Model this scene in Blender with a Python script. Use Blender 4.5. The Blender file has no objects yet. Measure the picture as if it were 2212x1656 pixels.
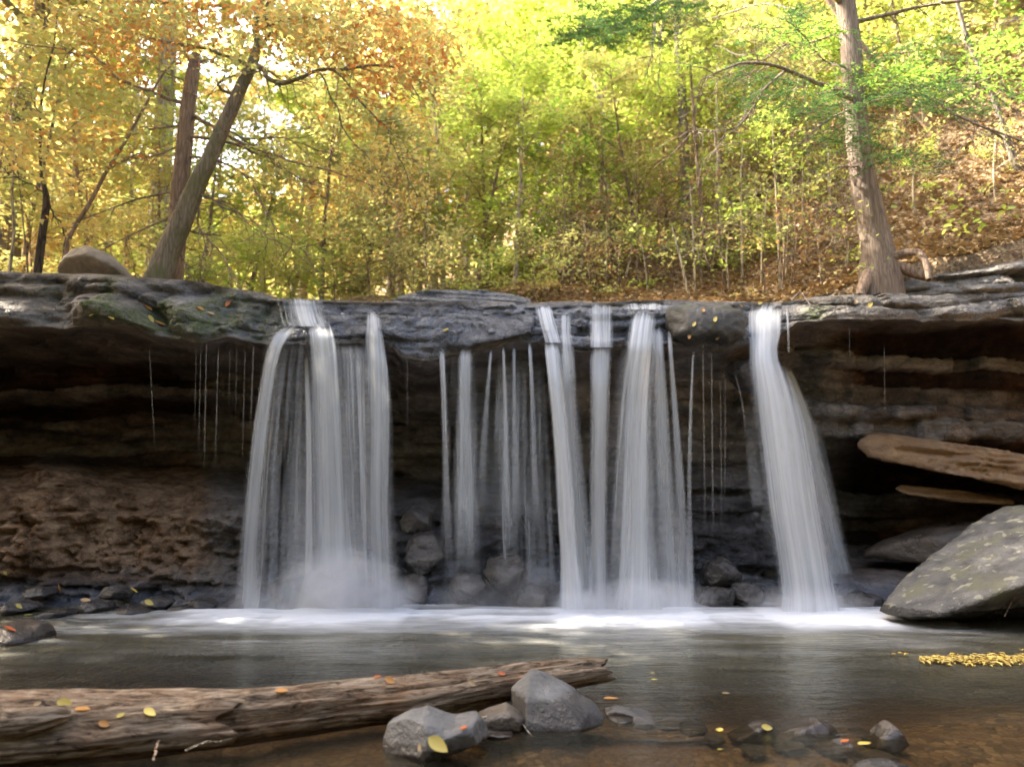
import bpy, math
import numpy as np

PI = math.pi
scene = bpy.context.scene
COL = scene.collection

# ------------------------------------------------------------------ camera
W2, H2 = 2212.0, 1656.0          # reading scale of the survey of the place
FD = 1681.0
TH = math.radians(8.06)
CH = 1.05
CT, ST = math.cos(TH), math.sin(TH)


def at(u, v, y):
    """survey reading (u, v) at real distance y -> world point"""
    a = (u - 1106.0) / FD
    b = (828.0 - v) / FD
    dy = CT - b * ST
    dz = ST + b * CT
    t = y / dy
    return np.array([a * t, y, CH + dz * t])


def at_n(u, v, y):
    u = np.asarray(u, float); v = np.asarray(v, float); y = np.asarray(y, float)
    a = (u - 1106.0) / FD
    b = (828.0 - v) / FD
    dy = CT - b * ST
    dz = ST + b * CT
    t = y / dy
    return np.stack([a * t, y + 0 * a, CH + dz * t], -1)


def u_of(x, y, z):
    d = y * CT + (z - CH) * ST
    return 1106.0 + FD * x / d


def pxm(y):
    return FD / y


cam_d = bpy.data.cameras.new('camera')
cam = bpy.data.objects.new('camera', cam_d)
COL.objects.link(cam)
cam.location = (0, 0, CH)
cam.rotation_euler = (PI / 2 + TH, 0, 0)
cam_d.sensor_width = 36
cam_d.lens = FD / W2 * 36
cam_d.clip_end = 600
cam_d.clip_start = 0.05
cam_d.dof.use_dof = True
cam_d.dof.focus_distance = 5.4
cam_d.dof.aperture_fstop = cam_d.lens / 1000 / 0.021
scene.camera = cam

# ------------------------------------------------------------------ noise


def _hash(ix, iy, iz, seed):
    h = (ix.astype(np.int64) * 374761393 + iy.astype(np.int64) * 668265263 +
         iz.astype(np.int64) * 2147483647 + seed * 974634777) & 0xffffffff
    h = ((h ^ (h >> 13)) * 1274126177) & 0xffffffff
    h = ((h ^ (h >> 16)) * 2246822519) & 0xffffffff
    h = h ^ (h >> 15)
    return (h & 0xffffff) / float(0xffffff) * 2 - 1


def vnoise(p, seed=0):
    p = np.asarray(p, float)
    f = np.floor(p)
    i = f.astype(np.int64)
    t = p - f
    t = t * t * t * (t * (t * 6 - 15) + 10)
    r = 0
    for dx in (0, 1):
        wx = t[..., 0] if dx else 1 - t[..., 0]
        for dy in (0, 1):
            wy = t[..., 1] if dy else 1 - t[..., 1]
            for dz in (0, 1):
                wz = t[..., 2] if dz else 1 - t[..., 2]
                r = r + wx * wy * wz * _hash(i[..., 0] + dx, i[..., 1] + dy, i[..., 2] + dz, seed)
    return r


def fbm(p, seed=0, octv=4, gain=0.5):
    p = np.asarray(p, float)
    a, s, r = 1.0, 0.0, 0
    q = p.copy()
    for k in range(octv):
        r = r + a * vnoise(q, seed + k * 17)
        s += a
        a *= gain
        q = q * 2.03 + 5.7
    return r / s


def sstep(a, b, x):
    t = np.clip((np.asarray(x, float) - a) / (b - a), 0, 1)
    return t * t * (3 - 2 * t)


def curve(pts, x):
    p = np.array(pts, float)
    return np.interp(x, p[:, 0], p[:, 1])


def spline(pts, n):
    """Catmull-Rom through pts (k,d) -> n samples"""
    P = np.array(pts, float)
    if len(P) == 2:
        t = np.linspace(0, 1, n)[:, None]
        return P[0] * (1 - t) + P[1] * t
    Q = np.vstack([2 * P[0] - P[1], P, 2 * P[-1] - P[-2]])
    k = len(P) - 1
    out = []
    for s in np.linspace(0, k - 1e-6, n):
        i = int(s); t = s - i
        p0, p1, p2, p3 = Q[i], Q[i + 1], Q[i + 2], Q[i + 3]
        out.append(0.5 * (2 * p1 + (p2 - p0) * t + (2 * p0 - 5 * p1 + 4 * p2 - p3) * t * t
                          + (3 * p1 - p0 - 3 * p2 + p3) * t ** 3))
    return np.array(out)


# ------------------------------------------------------------------ mesh helpers


class Buf:
    def __init__(self):
        self.V, self.F, self.A, self.n = [], [], [], 0

    def add(self, V, F, A=None):
        V = np.asarray(V, float); F = np.asarray(F, np.int64)
        self.V.append(V); self.F.append(F + self.n)
        if A is not None:
            self.A.append(np.asarray(A, float))
        self.n += len(V)

    def tube(self, P, R, sides=8, rough=0.0, seed=0):
        P = np.asarray(P, float); R = np.asarray(R, float)
        n = len(P)
        T = np.gradient(P, axis=0)
        T /= np.linalg.norm(T, axis=1)[:, None] + 1e-9
        ref = np.array([0.31, 0.87, 0.38])
        if abs(np.dot(T[n // 2], ref)) > 0.9:
            ref = np.array([1.0, 0, 0.1])
        A = np.cross(T, ref); A /= np.linalg.norm(A, axis=1)[:, None] + 1e-9
        B = np.cross(T, A)
        ph = np.arange(sides) * 2 * PI / sides
        ring = (np.cos(ph)[None, :, None] * A[:, None, :] + np.sin(ph)[None, :, None] * B[:, None, :])
        r = R[:, None]
        if rough:
            r = r * (1 + rough * fbm(np.stack([np.cos(ph)[None, :] * 2 + 0 * r, np.sin(ph)[None, :] * 2 + 0 * r,
                                               (np.arange(n)[:, None] * 0.35 + 0 * ph[None, :])], -1), seed, 3))
        V = P[:, None, :] + ring * (r[..., None] if r.ndim == 2 else r)
        V = V.reshape(-1, 3)
        i = np.arange(n - 1)[:, None] * sides
        j = np.arange(sides)[None, :]
        j2 = (j + 1) % sides
        F = np.stack([i + j, i + j2, i + sides + j2, i + sides + j], -1).reshape(-1, 4)
        self.add(V, F)

    def leaves(self, C, S, rng, up=0.5, aspect=0.55, hexa=False, droop=None):
        C = np.asarray(C, float); n = len(C)
        if n == 0:
            return
        S = np.broadcast_to(np.asarray(S, float), (n,))
        N = rng.normal(size=(n, 3)); N /= np.linalg.norm(N, axis=1)[:, None]
        N[:, 2] = np.abs(N[:, 2])
        N = N * (1 - up) + np.array([0, 0, 1.0]) * up
        N /= np.linalg.norm(N, axis=1)[:, None]
        D = rng.normal(size=(n, 3))
        if droop is not None:
            D = D + np.array([0, 0, -droop])
        D -= (D * N).sum(1)[:, None] * N
        D /= np.linalg.norm(D, axis=1)[:, None] + 1e-9
        E = np.cross(N, D)
        L = D * S[:, None]
        Wd = E * (S * aspect)[:, None]
        U = N * (S * 0.12)[:, None]
        b = np.arange(n)[:, None]
        if hexa:
            V = np.stack([C - L * .5, C - L * .15 + Wd * .5 + U, C + L * .22 + Wd * .38 + U, C + L * .5 - U * 1.4,
                          C + L * .22 - Wd * .38 + U, C - L * .15 - Wd * .5 + U], 1).reshape(-1, 3)
            F = np.concatenate([b * 6 + np.array([[0, 1, 2, 3]]), b * 6 + np.array([[0, 3, 4, 5]])])
        else:
            V = np.stack([C - L * .5, C + Wd * .5 + U, C + L * .5, C - Wd * .5 + U], 1).reshape(-1, 3)
            F = b * 4 + np.array([[0, 1, 2, 3]])
        self.add(V, F)

    def build(self, name, mat, parent=None, smooth=True, origin=None, attr=None):
        V = np.concatenate(self.V); F = np.concatenate(self.F)
        A = np.concatenate(self.A) if self.A else None
        return mesh(name, V, F, mat, parent, smooth, origin, {attr: A} if (attr and A is not None) else None)


def mesh(name, V, F, mat, parent=None, smooth=True, origin=None, attrs=None):
    V = np.asarray(V, np.float64)
    if parent is not None:
        off = np.array(parent.matrix_world.translation) if parent.type != 'EMPTY' else np.array(parent.location)
        p = parent
        off = np.zeros(3)
        while p is not None:
            off = off + np.array(p.location); p = p.parent
    else:
        if origin is None:
            origin = np.array([V[:, 0].mean(), V[:, 1].mean(), V[:, 2].min()])
        off = np.asarray(origin, float)
    me = bpy.data.meshes.new(name)
    L = V - off
    k = F.shape[1]
    me.vertices.add(len(L)); me.vertices.foreach_set('co', L.astype(np.float32).ravel())
    me.loops.add(F.size); me.loops.foreach_set('vertex_index', F.astype(np.int32).ravel())
    me.polygons.add(len(F))
    me.polygons.foreach_set('loop_start', (np.arange(len(F)) * k).astype(np.int32))
    me.polygons.foreach_set('loop_total', np.full(len(F), k, np.int32))
    if smooth:
        me.polygons.foreach_set('use_smooth', np.ones(len(F), bool))
    me.update(calc_edges=True)
    if attrs:
        for an, A in attrs.items():
            A = np.asarray(A, np.float32)
            if A.ndim == 1:
                at_ = me.attributes.new(an, 'FLOAT', 'POINT'); at_.data.foreach_set('value', A)
            else:
                at_ = me.attributes.new(an, 'FLOAT_VECTOR', 'POINT'); at_.data.foreach_set('vector', A.ravel())
    if mat is not None:
        me.materials.append(mat)
    o = bpy.data.objects.new(name, me)
    COL.objects.link(o)
    if parent is not None:
        o.parent = parent
    else:
        o.location = off
    return o


def tag(o, label, cat, group=None):
    o['label'] = label; o['category'] = cat
    if group:
        o['group'] = group
    return o


def struct(o):
    o['kind'] = 'structure'
    return o


def thing(name, loc, label, cat, group=None):
    o = bpy.data.objects.new(name, None)
    o.empty_display_size = 0.1
    COL.objects.link(o)
    o.location = [float(c) for c in loc]
    return tag(o, label, cat, group)


def dup(root, loc, rotz, scale, label, mats=None, group=None):
    r = root.copy(); COL.objects.link(r)
    r.location = [float(c) for c in loc]; r.rotation_euler = (0, 0, rotz); r.scale = scale
    r['label'] = label
    if group:
        r['group'] = group
    for ch in list(root.children):
        c = ch.copy(); COL.objects.link(c); c.parent = r
        if mats and ch.name.split('.')[0] in mats:
            c.material_slots[0].link = 'OBJECT'
            c.material_slots[0].material = mats[ch.name.split('.')[0]]
        for g in ch.children:
            d = g.copy(); COL.objects.link(d); d.parent = c
    return r


def grid_faces(nr, nc):
    i = np.arange(nr - 1)[:, None] * nc
    j = np.arange(nc - 1)[None, :]
    return np.stack([i + j, i + j + 1, i + nc + j + 1, i + nc + j], -1).reshape(-1, 4)


# ------------------------------------------------------------------ materials


class Mat:
    def __init__(self, name):
        self.m = bpy.data.materials.new(name)
        self.m.use_nodes = True
        self.t = self.m.node_tree
        self.t.nodes.clear()
        self.out = self.t.nodes.new('ShaderNodeOutputMaterial')

    def n(self, kind, **kw):
        nd = self.t.nodes.new('ShaderNode' + kind)
        for k, v in kw.items():
            if k.startswith('_'):
                setattr(nd, k[1:], v)
            else:
                key = int(k[1:]) if (k[0] == 'i' and k[1:].isdigit()) else k.replace('__', ' ')
                self.put(nd.inputs[key], v)
        return nd

    def put(self, sock, v):
        if isinstance(v, bpy.types.NodeSocket):
            self.t.links.new(v, sock)
        elif isinstance(v, bpy.types.Node):
            self.t.links.new(v.outputs[0], sock)
        else:
            if isinstance(v, (tuple, list)) and len(v) == 3 and sock.type == 'RGBA':
                v = (*v, 1)
            sock.default_value = v

    def pos(self):
        return self.n('NewGeometry').outputs['Position']

    def scaled(self, vec, s):
        return self.n('VectorMath', _operation='MULTIPLY', i0=vec, i1=s).outputs[0]

    def noise(self, vec, scale, detail=4, rough=0.55, dist=0.0):
        return self.n('TexNoise', Vector=vec, Scale=scale, Detail=detail, Roughness=rough, Distortion=dist).outputs[0]

    def vor(self, vec, scale, feature='F1', out=0):
        return self.n('TexVoronoi', _feature=feature, Vector=vec, Scale=scale).outputs[out]

    def ramp(self, fac, stops, interp='LINEAR'):
        nd = self.t.nodes.new('ShaderNodeValToRGB')
        nd.color_ramp.interpolation = interp
        el = nd.color_ramp.elements
        while len(el) < len(stops):
            el.new(0.5)
        for e, (p, c) in zip(el, stops):
            e.position = p
            e.color = (*c, 1) if isinstance(c, (tuple, list)) else (c, c, c, 1)
        self.put(nd.inputs[0], fac)
        return nd.outputs[0]

    def math(self, op, a, b=0.0, c=None, clamp=False):
        nd = self.n('Math', _operation=op, _use_clamp=clamp, i0=a, i1=b)
        if c is not None:
            self.put(nd.inputs[2], c)
        return nd.outputs[0]

    def mix(self, fac, a, b, mode='MIX'):
        nd = self.n('Mix', _data_type='RGBA', _blend_type=mode)
        self.put(nd.inputs[0], fac); self.put(nd.inputs[6], a); self.put(nd.inputs[7], b)
        return nd.outputs[2]

    def attr(self, name, out='Fac'):
        return self.n('Attribute', _attribute_name=name).outputs[out]

    def bump(self, h, strength=0.5, dist=0.02, normal=None):
        nd = self.n('Bump', Height=h, Strength=strength, Distance=dist)
        if normal is not None:
            self.put(nd.inputs['Normal'], normal)
        return nd.outputs[0]

    def principled(self, color, rough=0.7, normal=None, spec=0.5, coat=None):
        nd = self.n('BsdfPrincipled')
        self.put(nd.inputs['Base Color'], color)
        self.put(nd.inputs['Roughness'], rough)
        self.put(nd.inputs['Specular IOR Level'], spec)
        if normal is not None:
            self.put(nd.inputs['Normal'], normal)
        return nd.outputs[0]

    def done(self, shader):
        self.t.links.new(shader, self.out.inputs['Surface'])
        return self.m


def leaf_mat(name, cols, transl=0.5, gloss=True):
    m = Mat(name)
    rnd = m.n('NewGeometry').outputs['Random Per Island']
    k = len(cols)
    col = m.ramp(rnd, [(i / max(1, k - 1), c) for i, c in enumerate(cols)])
    p = m.pos()
    nz = m.noise(p, 1.3, 2)
    col = m.mix(m.math('MULTIPLY', nz, 0.5), col, m.mix(1.0, col, (0.62, 0.72, 0.5), 'MULTIPLY'))
    d = m.n('BsdfDiffuse', Color=col).outputs[0]
    t = m.n('BsdfTranslucent', Color=col).outputs[0]
    s = m.n('MixShader', Fac=transl, i1=d, i2=t).outputs[0]
    if gloss:
        g = m.n('BsdfGlossy', Color=(1, 1, 1), Roughness=0.45).outputs[0]
        s = m.n('MixShader', Fac=0.03, i1=s, i2=g).outputs[0]
    return m.done(s)


PAL = {
    'orange': leaf_mat('orange_leaves', [(.50, .17, .05), (.60, .28, .08), (.64, .38, .11), (.48, .34, .10)]),
    'gold': leaf_mat('gold_leaves', [(.66, .40, .12), (.70, .50, .17), (.64, .55, .20), (.56, .52, .18)]),
    'goldgreen': leaf_mat('gold_green_leaves', [(.60, .51, .17), (.54, .53, .18), (.40, .45, .15), (.60, .43, .15)]),
    'lime': leaf_mat('lime_leaves', [(.60, .64, .12), (.52, .62, .12), (.36, .50, .09), (.66, .62, .16)]),
    'green': leaf_mat('green_leaves', [(.16, .34, .05), (.24, .40, .06), (.34, .44, .07), (.14, .26, .05)]),
    'olive': leaf_mat('olive_leaves', [(.38, .38, .14), (.28, .31, .11), (.48, .42, .16), (.44, .32, .13)]),
    'hemlock': leaf_mat('hemlock_needles', [(.07, .15, .05), (.10, .21, .06), (.14, .26, .08), (.09, .14, .06)], 0.3),
    'brown': leaf_mat('brown_leaves', [(.36, .20, .09), (.44, .27, .12), (.30, .19, .10), (.50, .33, .13)], 0.3),
}


def bark_mat(name, ca, cb, scale=9.0, moss=None, stretch=0.18, rough=0.85, ck=.25):
    m = Mat(name)
    p = m.n('TexCoord').outputs['Object']
    v = m.scaled(p, (1, 1, stretch))
    n1 = m.noise(v, scale, 5, 0.65, 0.3)
    n2 = m.noise(p, 2.2, 3)
    cr = m.vor(m.scaled(p, (1, 1, stretch * 0.6)), scale * 2.2, 'DISTANCE_TO_EDGE')
    crk = m.ramp(cr, [(0.0, ck), (0.14, 1.0)])
    col = m.ramp(n1, [(0.3, ca), (0.7, cb)])
    col = m.mix(1.0, col, crk, 'MULTIPLY')
    if moss:
        col = m.mix(m.ramp(n2, [(0.45, 0.0), (0.65, 0.75)]), col, moss)
    h = m.math('ADD', n1, m.math('MULTIPLY', crk, 0.5))
    return m.done(m.principled(col, rough, m.bump(h, 0.8, 0.025), 0.3))


BARK_BROWN = bark_mat('brown_bark', (.19, .13, .09), (.44, .32, .24), 14, ck=.55)
BARK_GREY = bark_mat('grey_mossy_bark', (.15, .125, .095), (.36, .30, .23), 13, ck=.55, moss=(.15, .15, .065))
BARK_HEM = bark_mat('hemlock_bark', (.17, .125, .095), (.32, .25, .20), 17, stretch=0.12, ck=.6)
BARK_PALE = bark_mat('pale_bark', (.32, .27, .21), (.58, .52, .43), 9)
BARK_DARK = bark_mat('dark_bark', (.06, .045, .035), (.14, .105, .08), 12)
TWIG = bark_mat('brown_twig', (.20, .13, .09), (.36, .26, .18), 14)
TWIG_PALE = bark_mat('pale_stem', (.42, .33, .22), (.62, .53, .38), 12)
TWIG_GREY = bark_mat('grey_twig', (.16, .13, .11), (.30, .26, .22), 14)


def rock_mat(name, ca, cb, cc, rough=(0.45, 0.8), strat=1.0, moss=None, lichen=None, scale=3.0, bump=0.6, wet=0.0):
    m = Mat(name)
    p = m.pos()
    v = m.scaled(p, (1, 1, strat))
    n1 = m.noise(v, scale, 7, 0.62, 0.2)
    n2 = m.noise(p, scale * 6, 5, 0.6)
    n3 = m.noise(p, scale * 26, 3, 0.6)
    n4 = m.noise(p, scale * 0.7, 4)
    col = m.ramp(n1, [(0.28, ca), (0.5, cb), (0.72, cc)])
    col = m.mix(m.ramp(n2, [(0.35, 0.0), (0.7, 0.55)]), col, m.mix(1.0, col, (.55, .55, .55), 'MULTIPLY'))
    col = m.mix(m.ramp(n3, [(0.55, 0.0), (0.75, 0.3)]), col, cc)
    if moss:
        col = m.mix(m.ramp(n4, [(0.52, 0.0), (0.62, 0.8)]), col, moss)
    if lichen:
        lv = m.noise(p, scale * 2.4, 3, 0.5)
        lm = m.ramp(lv, [(0.60, 0.0), (0.635, 1.0)])
        col = m.mix(m.math('MULTIPLY', lm, 0.8), col, lichen)
    h = m.math('ADD', n2, m.math('MULTIPLY', n3, 0.35))
    h = m.math('ADD', h, m.math('MULTIPLY', n1, 1.2))
    rg = m.ramp(n4, [(.35, rough[0]), (.65, rough[1])])
    if wet:
        wl = m.math('MULTIPLY_ADD', n2, .05, m.n('SeparateXYZ', Vector=p).outputs[2])
        wm = m.ramp(wl, [(wet, 1.0), (wet + .015, 0.0)])
        col = m.mix(wm, col, m.mix(1.0, col, (.38, .35, .33), 'MULTIPLY'))
        rg = m.mix(wm, rg, (.15, .15, .15))
    return m.done(m.principled(col, rg, m.bump(h, bump, 0.03), 0.5))


R_GREY = rock_mat('grey_rock', (.05, .048, .046), (.11, .105, .10), (.20, .19, .18), (.35, .7), wet=.06)
R_WETGREY = rock_mat('wet_grey_rock', (.035, .037, .044), (.11, .115, .135), (.24, .25, .28), (.16, .36), scale=6, bump=1.0)
R_LICHEN = rock_mat('lichen_rock', (.045, .042, .038), (.12, .113, .103), (.22, .21, .19), (.4, .75), scale=4.5, bump=.9, wet=.16,
                    lichen=(.30, .29, .20), moss=(.13, .125, .075))
R_TAN = rock_mat('tan_sandstone', (.12, .065, .03), (.21, .125, .06), (.30, .20, .105), (.6, .85), strat=3.0)
R_BROWN = rock_mat('brown_rock', (.035, .028, .022), (.075, .058, .044), (.15, .115, .085), (.2, .6), strat=2.5, wet=.05)
R_DARK = rock_mat('dark_wet_rock', (.022, .02, .02), (.06, .052, .048), (.13, .115, .10), (.12, .4), strat=2.0, scale=5)
R_MOSSY = rock_mat('mossy_rock', (.02, .02, .018), (.05, .047, .04), (.09, .08, .066), (.5, .8), moss=(.07, .09, .03))
R_BLOCK = rock_mat('split_grey_rock', (.05, .045, .04), (.13, .125, .12), (.24, .235, .23), (.35, .6), scale=7, wet=.13)
R_WARM = rock_mat('warm_grey_rock', (.20, .16, .12), (.34, .28, .22), (.46, .39, .31), (.6, .85))


# ------------------------------------------------------------------ sky and sun
SUN_EL, SUN_AZ = math.radians(46), math.radians(-72)      # azimuth measured from +Y toward +X
world = bpy.data.worlds.new("World")
scene.world = world
world.use_nodes = True
wt = world.node_tree
bg = wt.nodes['Background']
sky = wt.nodes.new('ShaderNodeTexSky')
sky.sky_type = 'NISHITA'
sky.sun_disc = False
sky.sun_elevation = SUN_EL
sky.sun_rotation = SUN_AZ
sky.dust_density = 8.0
sky.air_density = 1.0
sky.ozone_density = 0.0
wt.links.new(sky.outputs[0], bg.inputs[0])
bg.inputs[1].default_value = 0.15
sl = bpy.data.lights.new('sun', 'SUN')
sl.energy = 5.0
sl.angle = math.radians(0.6)
sl.color = (1.0, 0.90, 0.74)
so = bpy.data.objects.new('sun', sl)
COL.objects.link(so)
from mathutils import Vector
sd = Vector((math.cos(SUN_EL) * math.sin(SUN_AZ), math.cos(SUN_EL) * math.cos(SUN_AZ), math.sin(SUN_EL)))
so.rotation_euler = sd.to_track_quat('Z', 'Y').to_euler()
so.location = (0, 0, 30)
vs = scene.view_settings
vs.view_transform = 'Standard'
vs.look = 'None'
vs.exposure = 2.8
vs.gamma = 1.0
scene.cycles.max_bounces = 8
scene.cycles.diffuse_bounces = 4
scene.cycles.glossy_bounces = 3
scene.cycles.transmission_bounces = 6
scene.cycles.transparent_max_bounces = 40
scene.cycles.volume_bounces = 1
scene.cycles.use_denoising = True
scene.cycles.sample_clamp_indirect = 6.0
scene.cycles.caustics_reflective = False
scene.cycles.caustics_refractive = False

# ------------------------------------------------------------------ upper hillside
BX = [(-60, 6), (-15, 3.6), (-9, 3.35), (-4, 3.2), (-2.5, 3.0), (0, 2.92), (2.4, 2.93), (3.0, 3.02), (3.5, 3.2), (4.0, 3.36), (4.5, 3.56),
      (5.0, 3.64), (5.6, 3.80), (7, 4.3), (12, 5.2), (60, 12)]
SX = [(-60, .3), (-15, .22), (-4, .2), (0, .34), (3, .5), (8, .56), (60, .56)]


def hill(x, y):
    x = np.asarray(x, float); y = np.asarray(y, float)
    b = curve(BX, x); s = curve(SX, x)
    d = np.maximum(y - 8.3, 0)
    b = b + np.maximum(x - 3.2, 0) * .36 * sstep(8.3, 11.5, y)
    z = b + s * np.minimum(d, 45) + .42 * np.clip(d - 45, 0, 70)
    q = np.stack([x * .55, y * .55, 0 * x], -1)
    return z + fbm(q, 3, 4) * 0.35 * sstep(8.3, 11, y) + fbm(q * 4, 5, 3) * 0.05


def hit(u, v):
    """where the line of sight of a survey reading meets the hillside"""
    for y in np.arange(8.4, 60, 0.05):
        p = at(u, v, y)
        if p[2] <= hill(p[0], y):
            return p
    p = at(u, v, 30)
    return np.array([p[0], 30, hill(p[0], 30)])


ys = np.concatenate([np.linspace(8.15, 24, 190), np.linspace(24.4, 60, 60), np.linspace(64, 260, 25)])
xs = np.concatenate([np.linspace(-200, -18, 24), np.linspace(-17, 22, 300), np.linspace(23, 200, 24)])
ys = np.concatenate([[8.17], ys + .02])
X, Y = np.meshgrid(xs, ys)
Z = hill(X, Y)
Z[0] -= .06 + .5 * sstep(3.4, 3.9, xs)
m = Mat('leaf_strewn_soil')
p = m.pos()
n1 = m.noise(p, 1.1, 4)
n2 = m.noise(p, 9, 5, 0.7)
vr = m.n('TexVoronoi', _feature='F1', Vector=m.mix(.10, p, m.n('TexNoise', Vector=p, Scale=5.0).outputs['Color']), Scale=34.0)
vc = m.ramp(vr.outputs['Color'], [(0.15, (.10, .06, .03)), (0.4, (.22, .14, .075)), (0.6, (.32, .215, .115)), (0.85, (.42, .31, .175))])
soil = m.ramp(n2, [(0.35, (.06, .04, .025)), (0.65, (.14, .095, .06))])
col = m.mix(m.ramp(n1, [(0.36, 0.35), (0.52, 1.0)]), soil, vc)
m.done(m.principled(col, 0.85, m.bump(m.math('ADD', n2, vr.outputs['Distance']), 0.7, 0.05), 0.2))
struct(mesh('hillside', np.stack([X, Y, Z], -1).reshape(-1, 3), grid_faces(len(ys), len(xs)), m.m, origin=(0, 0, 0)))

# ------------------------------------------------------------------ cliff with its overhanging cap
VT = [(-800, 560), (-200, 580), (0, 586), (100, 588), (270, 596), (410, 606), (480, 620), (570, 632), (600, 642),
      (700, 648), (815, 651), (900, 650), (1130, 652), (1250, 652), (1480, 649), (1640, 652), (1700, 652), (1740, 645),
      (1800, 631), (1870, 609), (2000, 592), (2100, 580), (2212, 558), (2500, 500), (3000, 400)]
VE = [(-800, 700), (0, 706), (150, 710), (230, 706), (300, 716), (350, 730), (440, 739), (495, 727), (540, 736),
      (600, 745), (700, 742), (790, 742), (850, 752), (870, 775), (930, 780), (980, 765), (1060, 752), (1110, 738),
      (1170, 742), (1260, 760), (1330, 748), (1440, 742), (1500, 752), (1560, 758), (1610, 745), (1690, 720),
      (1720, 698), (1800, 690), (1900, 690), (2000, 692), (2212, 690), (3000, 690)]
# how deep the hollow under the cap runs
UD = [(-800, 1.7), (300, 1.8), (500, 1.7), (850, 1.8), (1000, 1.9), (1150, 1.5), (1250, .9), (1500, .95),
      (1600, 1.1), (1700, .85), (1760, .75), (2212, .7), (3000, .7)]
U = np.arange(-760, 2960, 6.0)
nU = len(U)
vt = curve(VT, U) + fbm(np.stack([U * .02, 0 * U, 0 * U], -1), 11, 4) * 3.5
ve = curve(VE, U) + fbm(np.stack([U * .03, 0 * U + 4, 0 * U], -1), 12, 4) * 5.0
ud = curve(UD, U)
yl = 7.6 + fbm(np.stack([U * .004, 0 * U + 9, 0 * U], -1), 13, 3) * 0.10          # lip front
yt = yl + curve([(-800, .5), (500, .45), (900, .35), (1500, .35), (1700, .5), (1800, .55), (3000, .6)], U)
rows, kinds = [], []
topc = at_n(U, vt, yt)
# flat top running back under the hillside
for k, b in enumerate(np.linspace(1.4, 0.06, 8)):
    r = topc.copy(); r[:, 1] += b; r[:, 0] *= (r[:, 1] / topc[:, 1]); r[:, 2] -= 0.05 * b
    rows.append(r); kinds.append(np.zeros(nU))
NF = 46
for k in range(NF):                                # sloping face of the cap
    t = k / (NF - 1)
    v = vt + (ve - vt) * t
    bulge = 0.10 * math.sin(PI * t)
    y = yt + (yl - yt) * t ** 0.9 - bulge * 0.6
    rows.append(at_n(U, v, y)); kinds.append(np.full(nU, 1 + t))
edge = rows[-1]
NUD = 14
for k in range(1, NUD + 1):                        # underside
    t = k / NUD
    r = edge.copy()
    r[:, 1] = edge[:, 1] + ud * t
    r[:, 0] = edge[:, 0] * (r[:, 1] / edge[:, 1])
    r[:, 2] = edge[:, 2] + 0.05 * math.sin(t * PI) - 0.10 * t
    rows.append(r); kinds.append(np.full(nU, 2 + t))
top = rows[-1]
NW = 150
left = 1 - sstep(430, 560, U)
right = sstep(1690, 1790, U)
mid = 1 - left - right
xs_ = (U - 1106) / FD
for k in range(1, NW + 1):                         # back wall down to below the water
    t = k / NW
    z = top[:, 2] + (-0.45 - top[:, 2]) * t
    # left: red-brown bulge swelling forward below z = 1.3
    lb = curve([(-.5, 7.35), (0, 7.5), (.18, 7.85), (.5, 8.0), (.9, 7.98), (1.1, 8.06), (1.27, 8.7), (1.42, 10.2), (1.9, 10.3),
                (2.1, 9.7), (2.25, 9.3), (2.6, 9.2)], z)
    lb2 = curve([(-.5, 7.3), (0, 7.6), (.3, 7.95), (.8, 8.2), (1.1, 8.6), (1.35, 9.9), (2.0, 10.0), (2.2, 9.3), (2.6, 9.2)], z)
    zsh = .10 * fbm(np.stack([U * .008, 0 * U + 3, 0 * U], -1), 14, 3) + .18 * sstep(120, 420, U) - .06
    lb = curve([(-.5, 7.35), (0, 7.5), (.18, 7.85), (.5, 8.0), (.85, 7.98), (1.06, 8.08), (1.22, 8.5), (1.34, 9.3), (1.5, 10.2), (1.9, 10.3), (2.1, 9.7), (2.25, 9.3), (2.6, 9.2)], z + zsh)
    wl = sstep(420, 60, U)
    lb = lb * wl + lb2 * (1 - wl)
    mb = curve([(-.5, 7.35), (0, 7.6), (.25, 7.85), (.6, 8.0), (.95, 8.25), (1.25, 9.8), (2.0, 9.9), (2.2, 9.4), (2.6, 9.3)], z)
    mb2 = curve([(-.5, 7.45), (0, 7.75), (.3, 8.0), (.9, 8.4), (1.3, 8.9), (2.6, 8.6)], z)
    wm = sstep(1080, 1220, U)
    mb = mb * (1 - wm) + mb2 * wm
    rb = curve([(-.5, 7.5), (0, 7.8), (.22, 8.2), (.3, 9.3), (1.0, 9.5), (1.3, 9.2), (1.5, 8.75), (1.62, 8.5), (2.05, 8.5), (2.4, 8.35),
                (2.8, 8.3)], z + 0.10 * (xs_ - 0.45))
    y = lb * left + mb * mid + rb * right
    y = y + (top[:, 1] - y) * (1 - sstep(0, .06, t))
    r = np.stack([xs_ * (y * CT + (z - CH) * ST), y, z], -1)
    rows.append(r); kinds.append(np.full(nU, 3 + t))
P = np.array(rows); K = np.array(kinds)
nR = P.shape[0]
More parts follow.
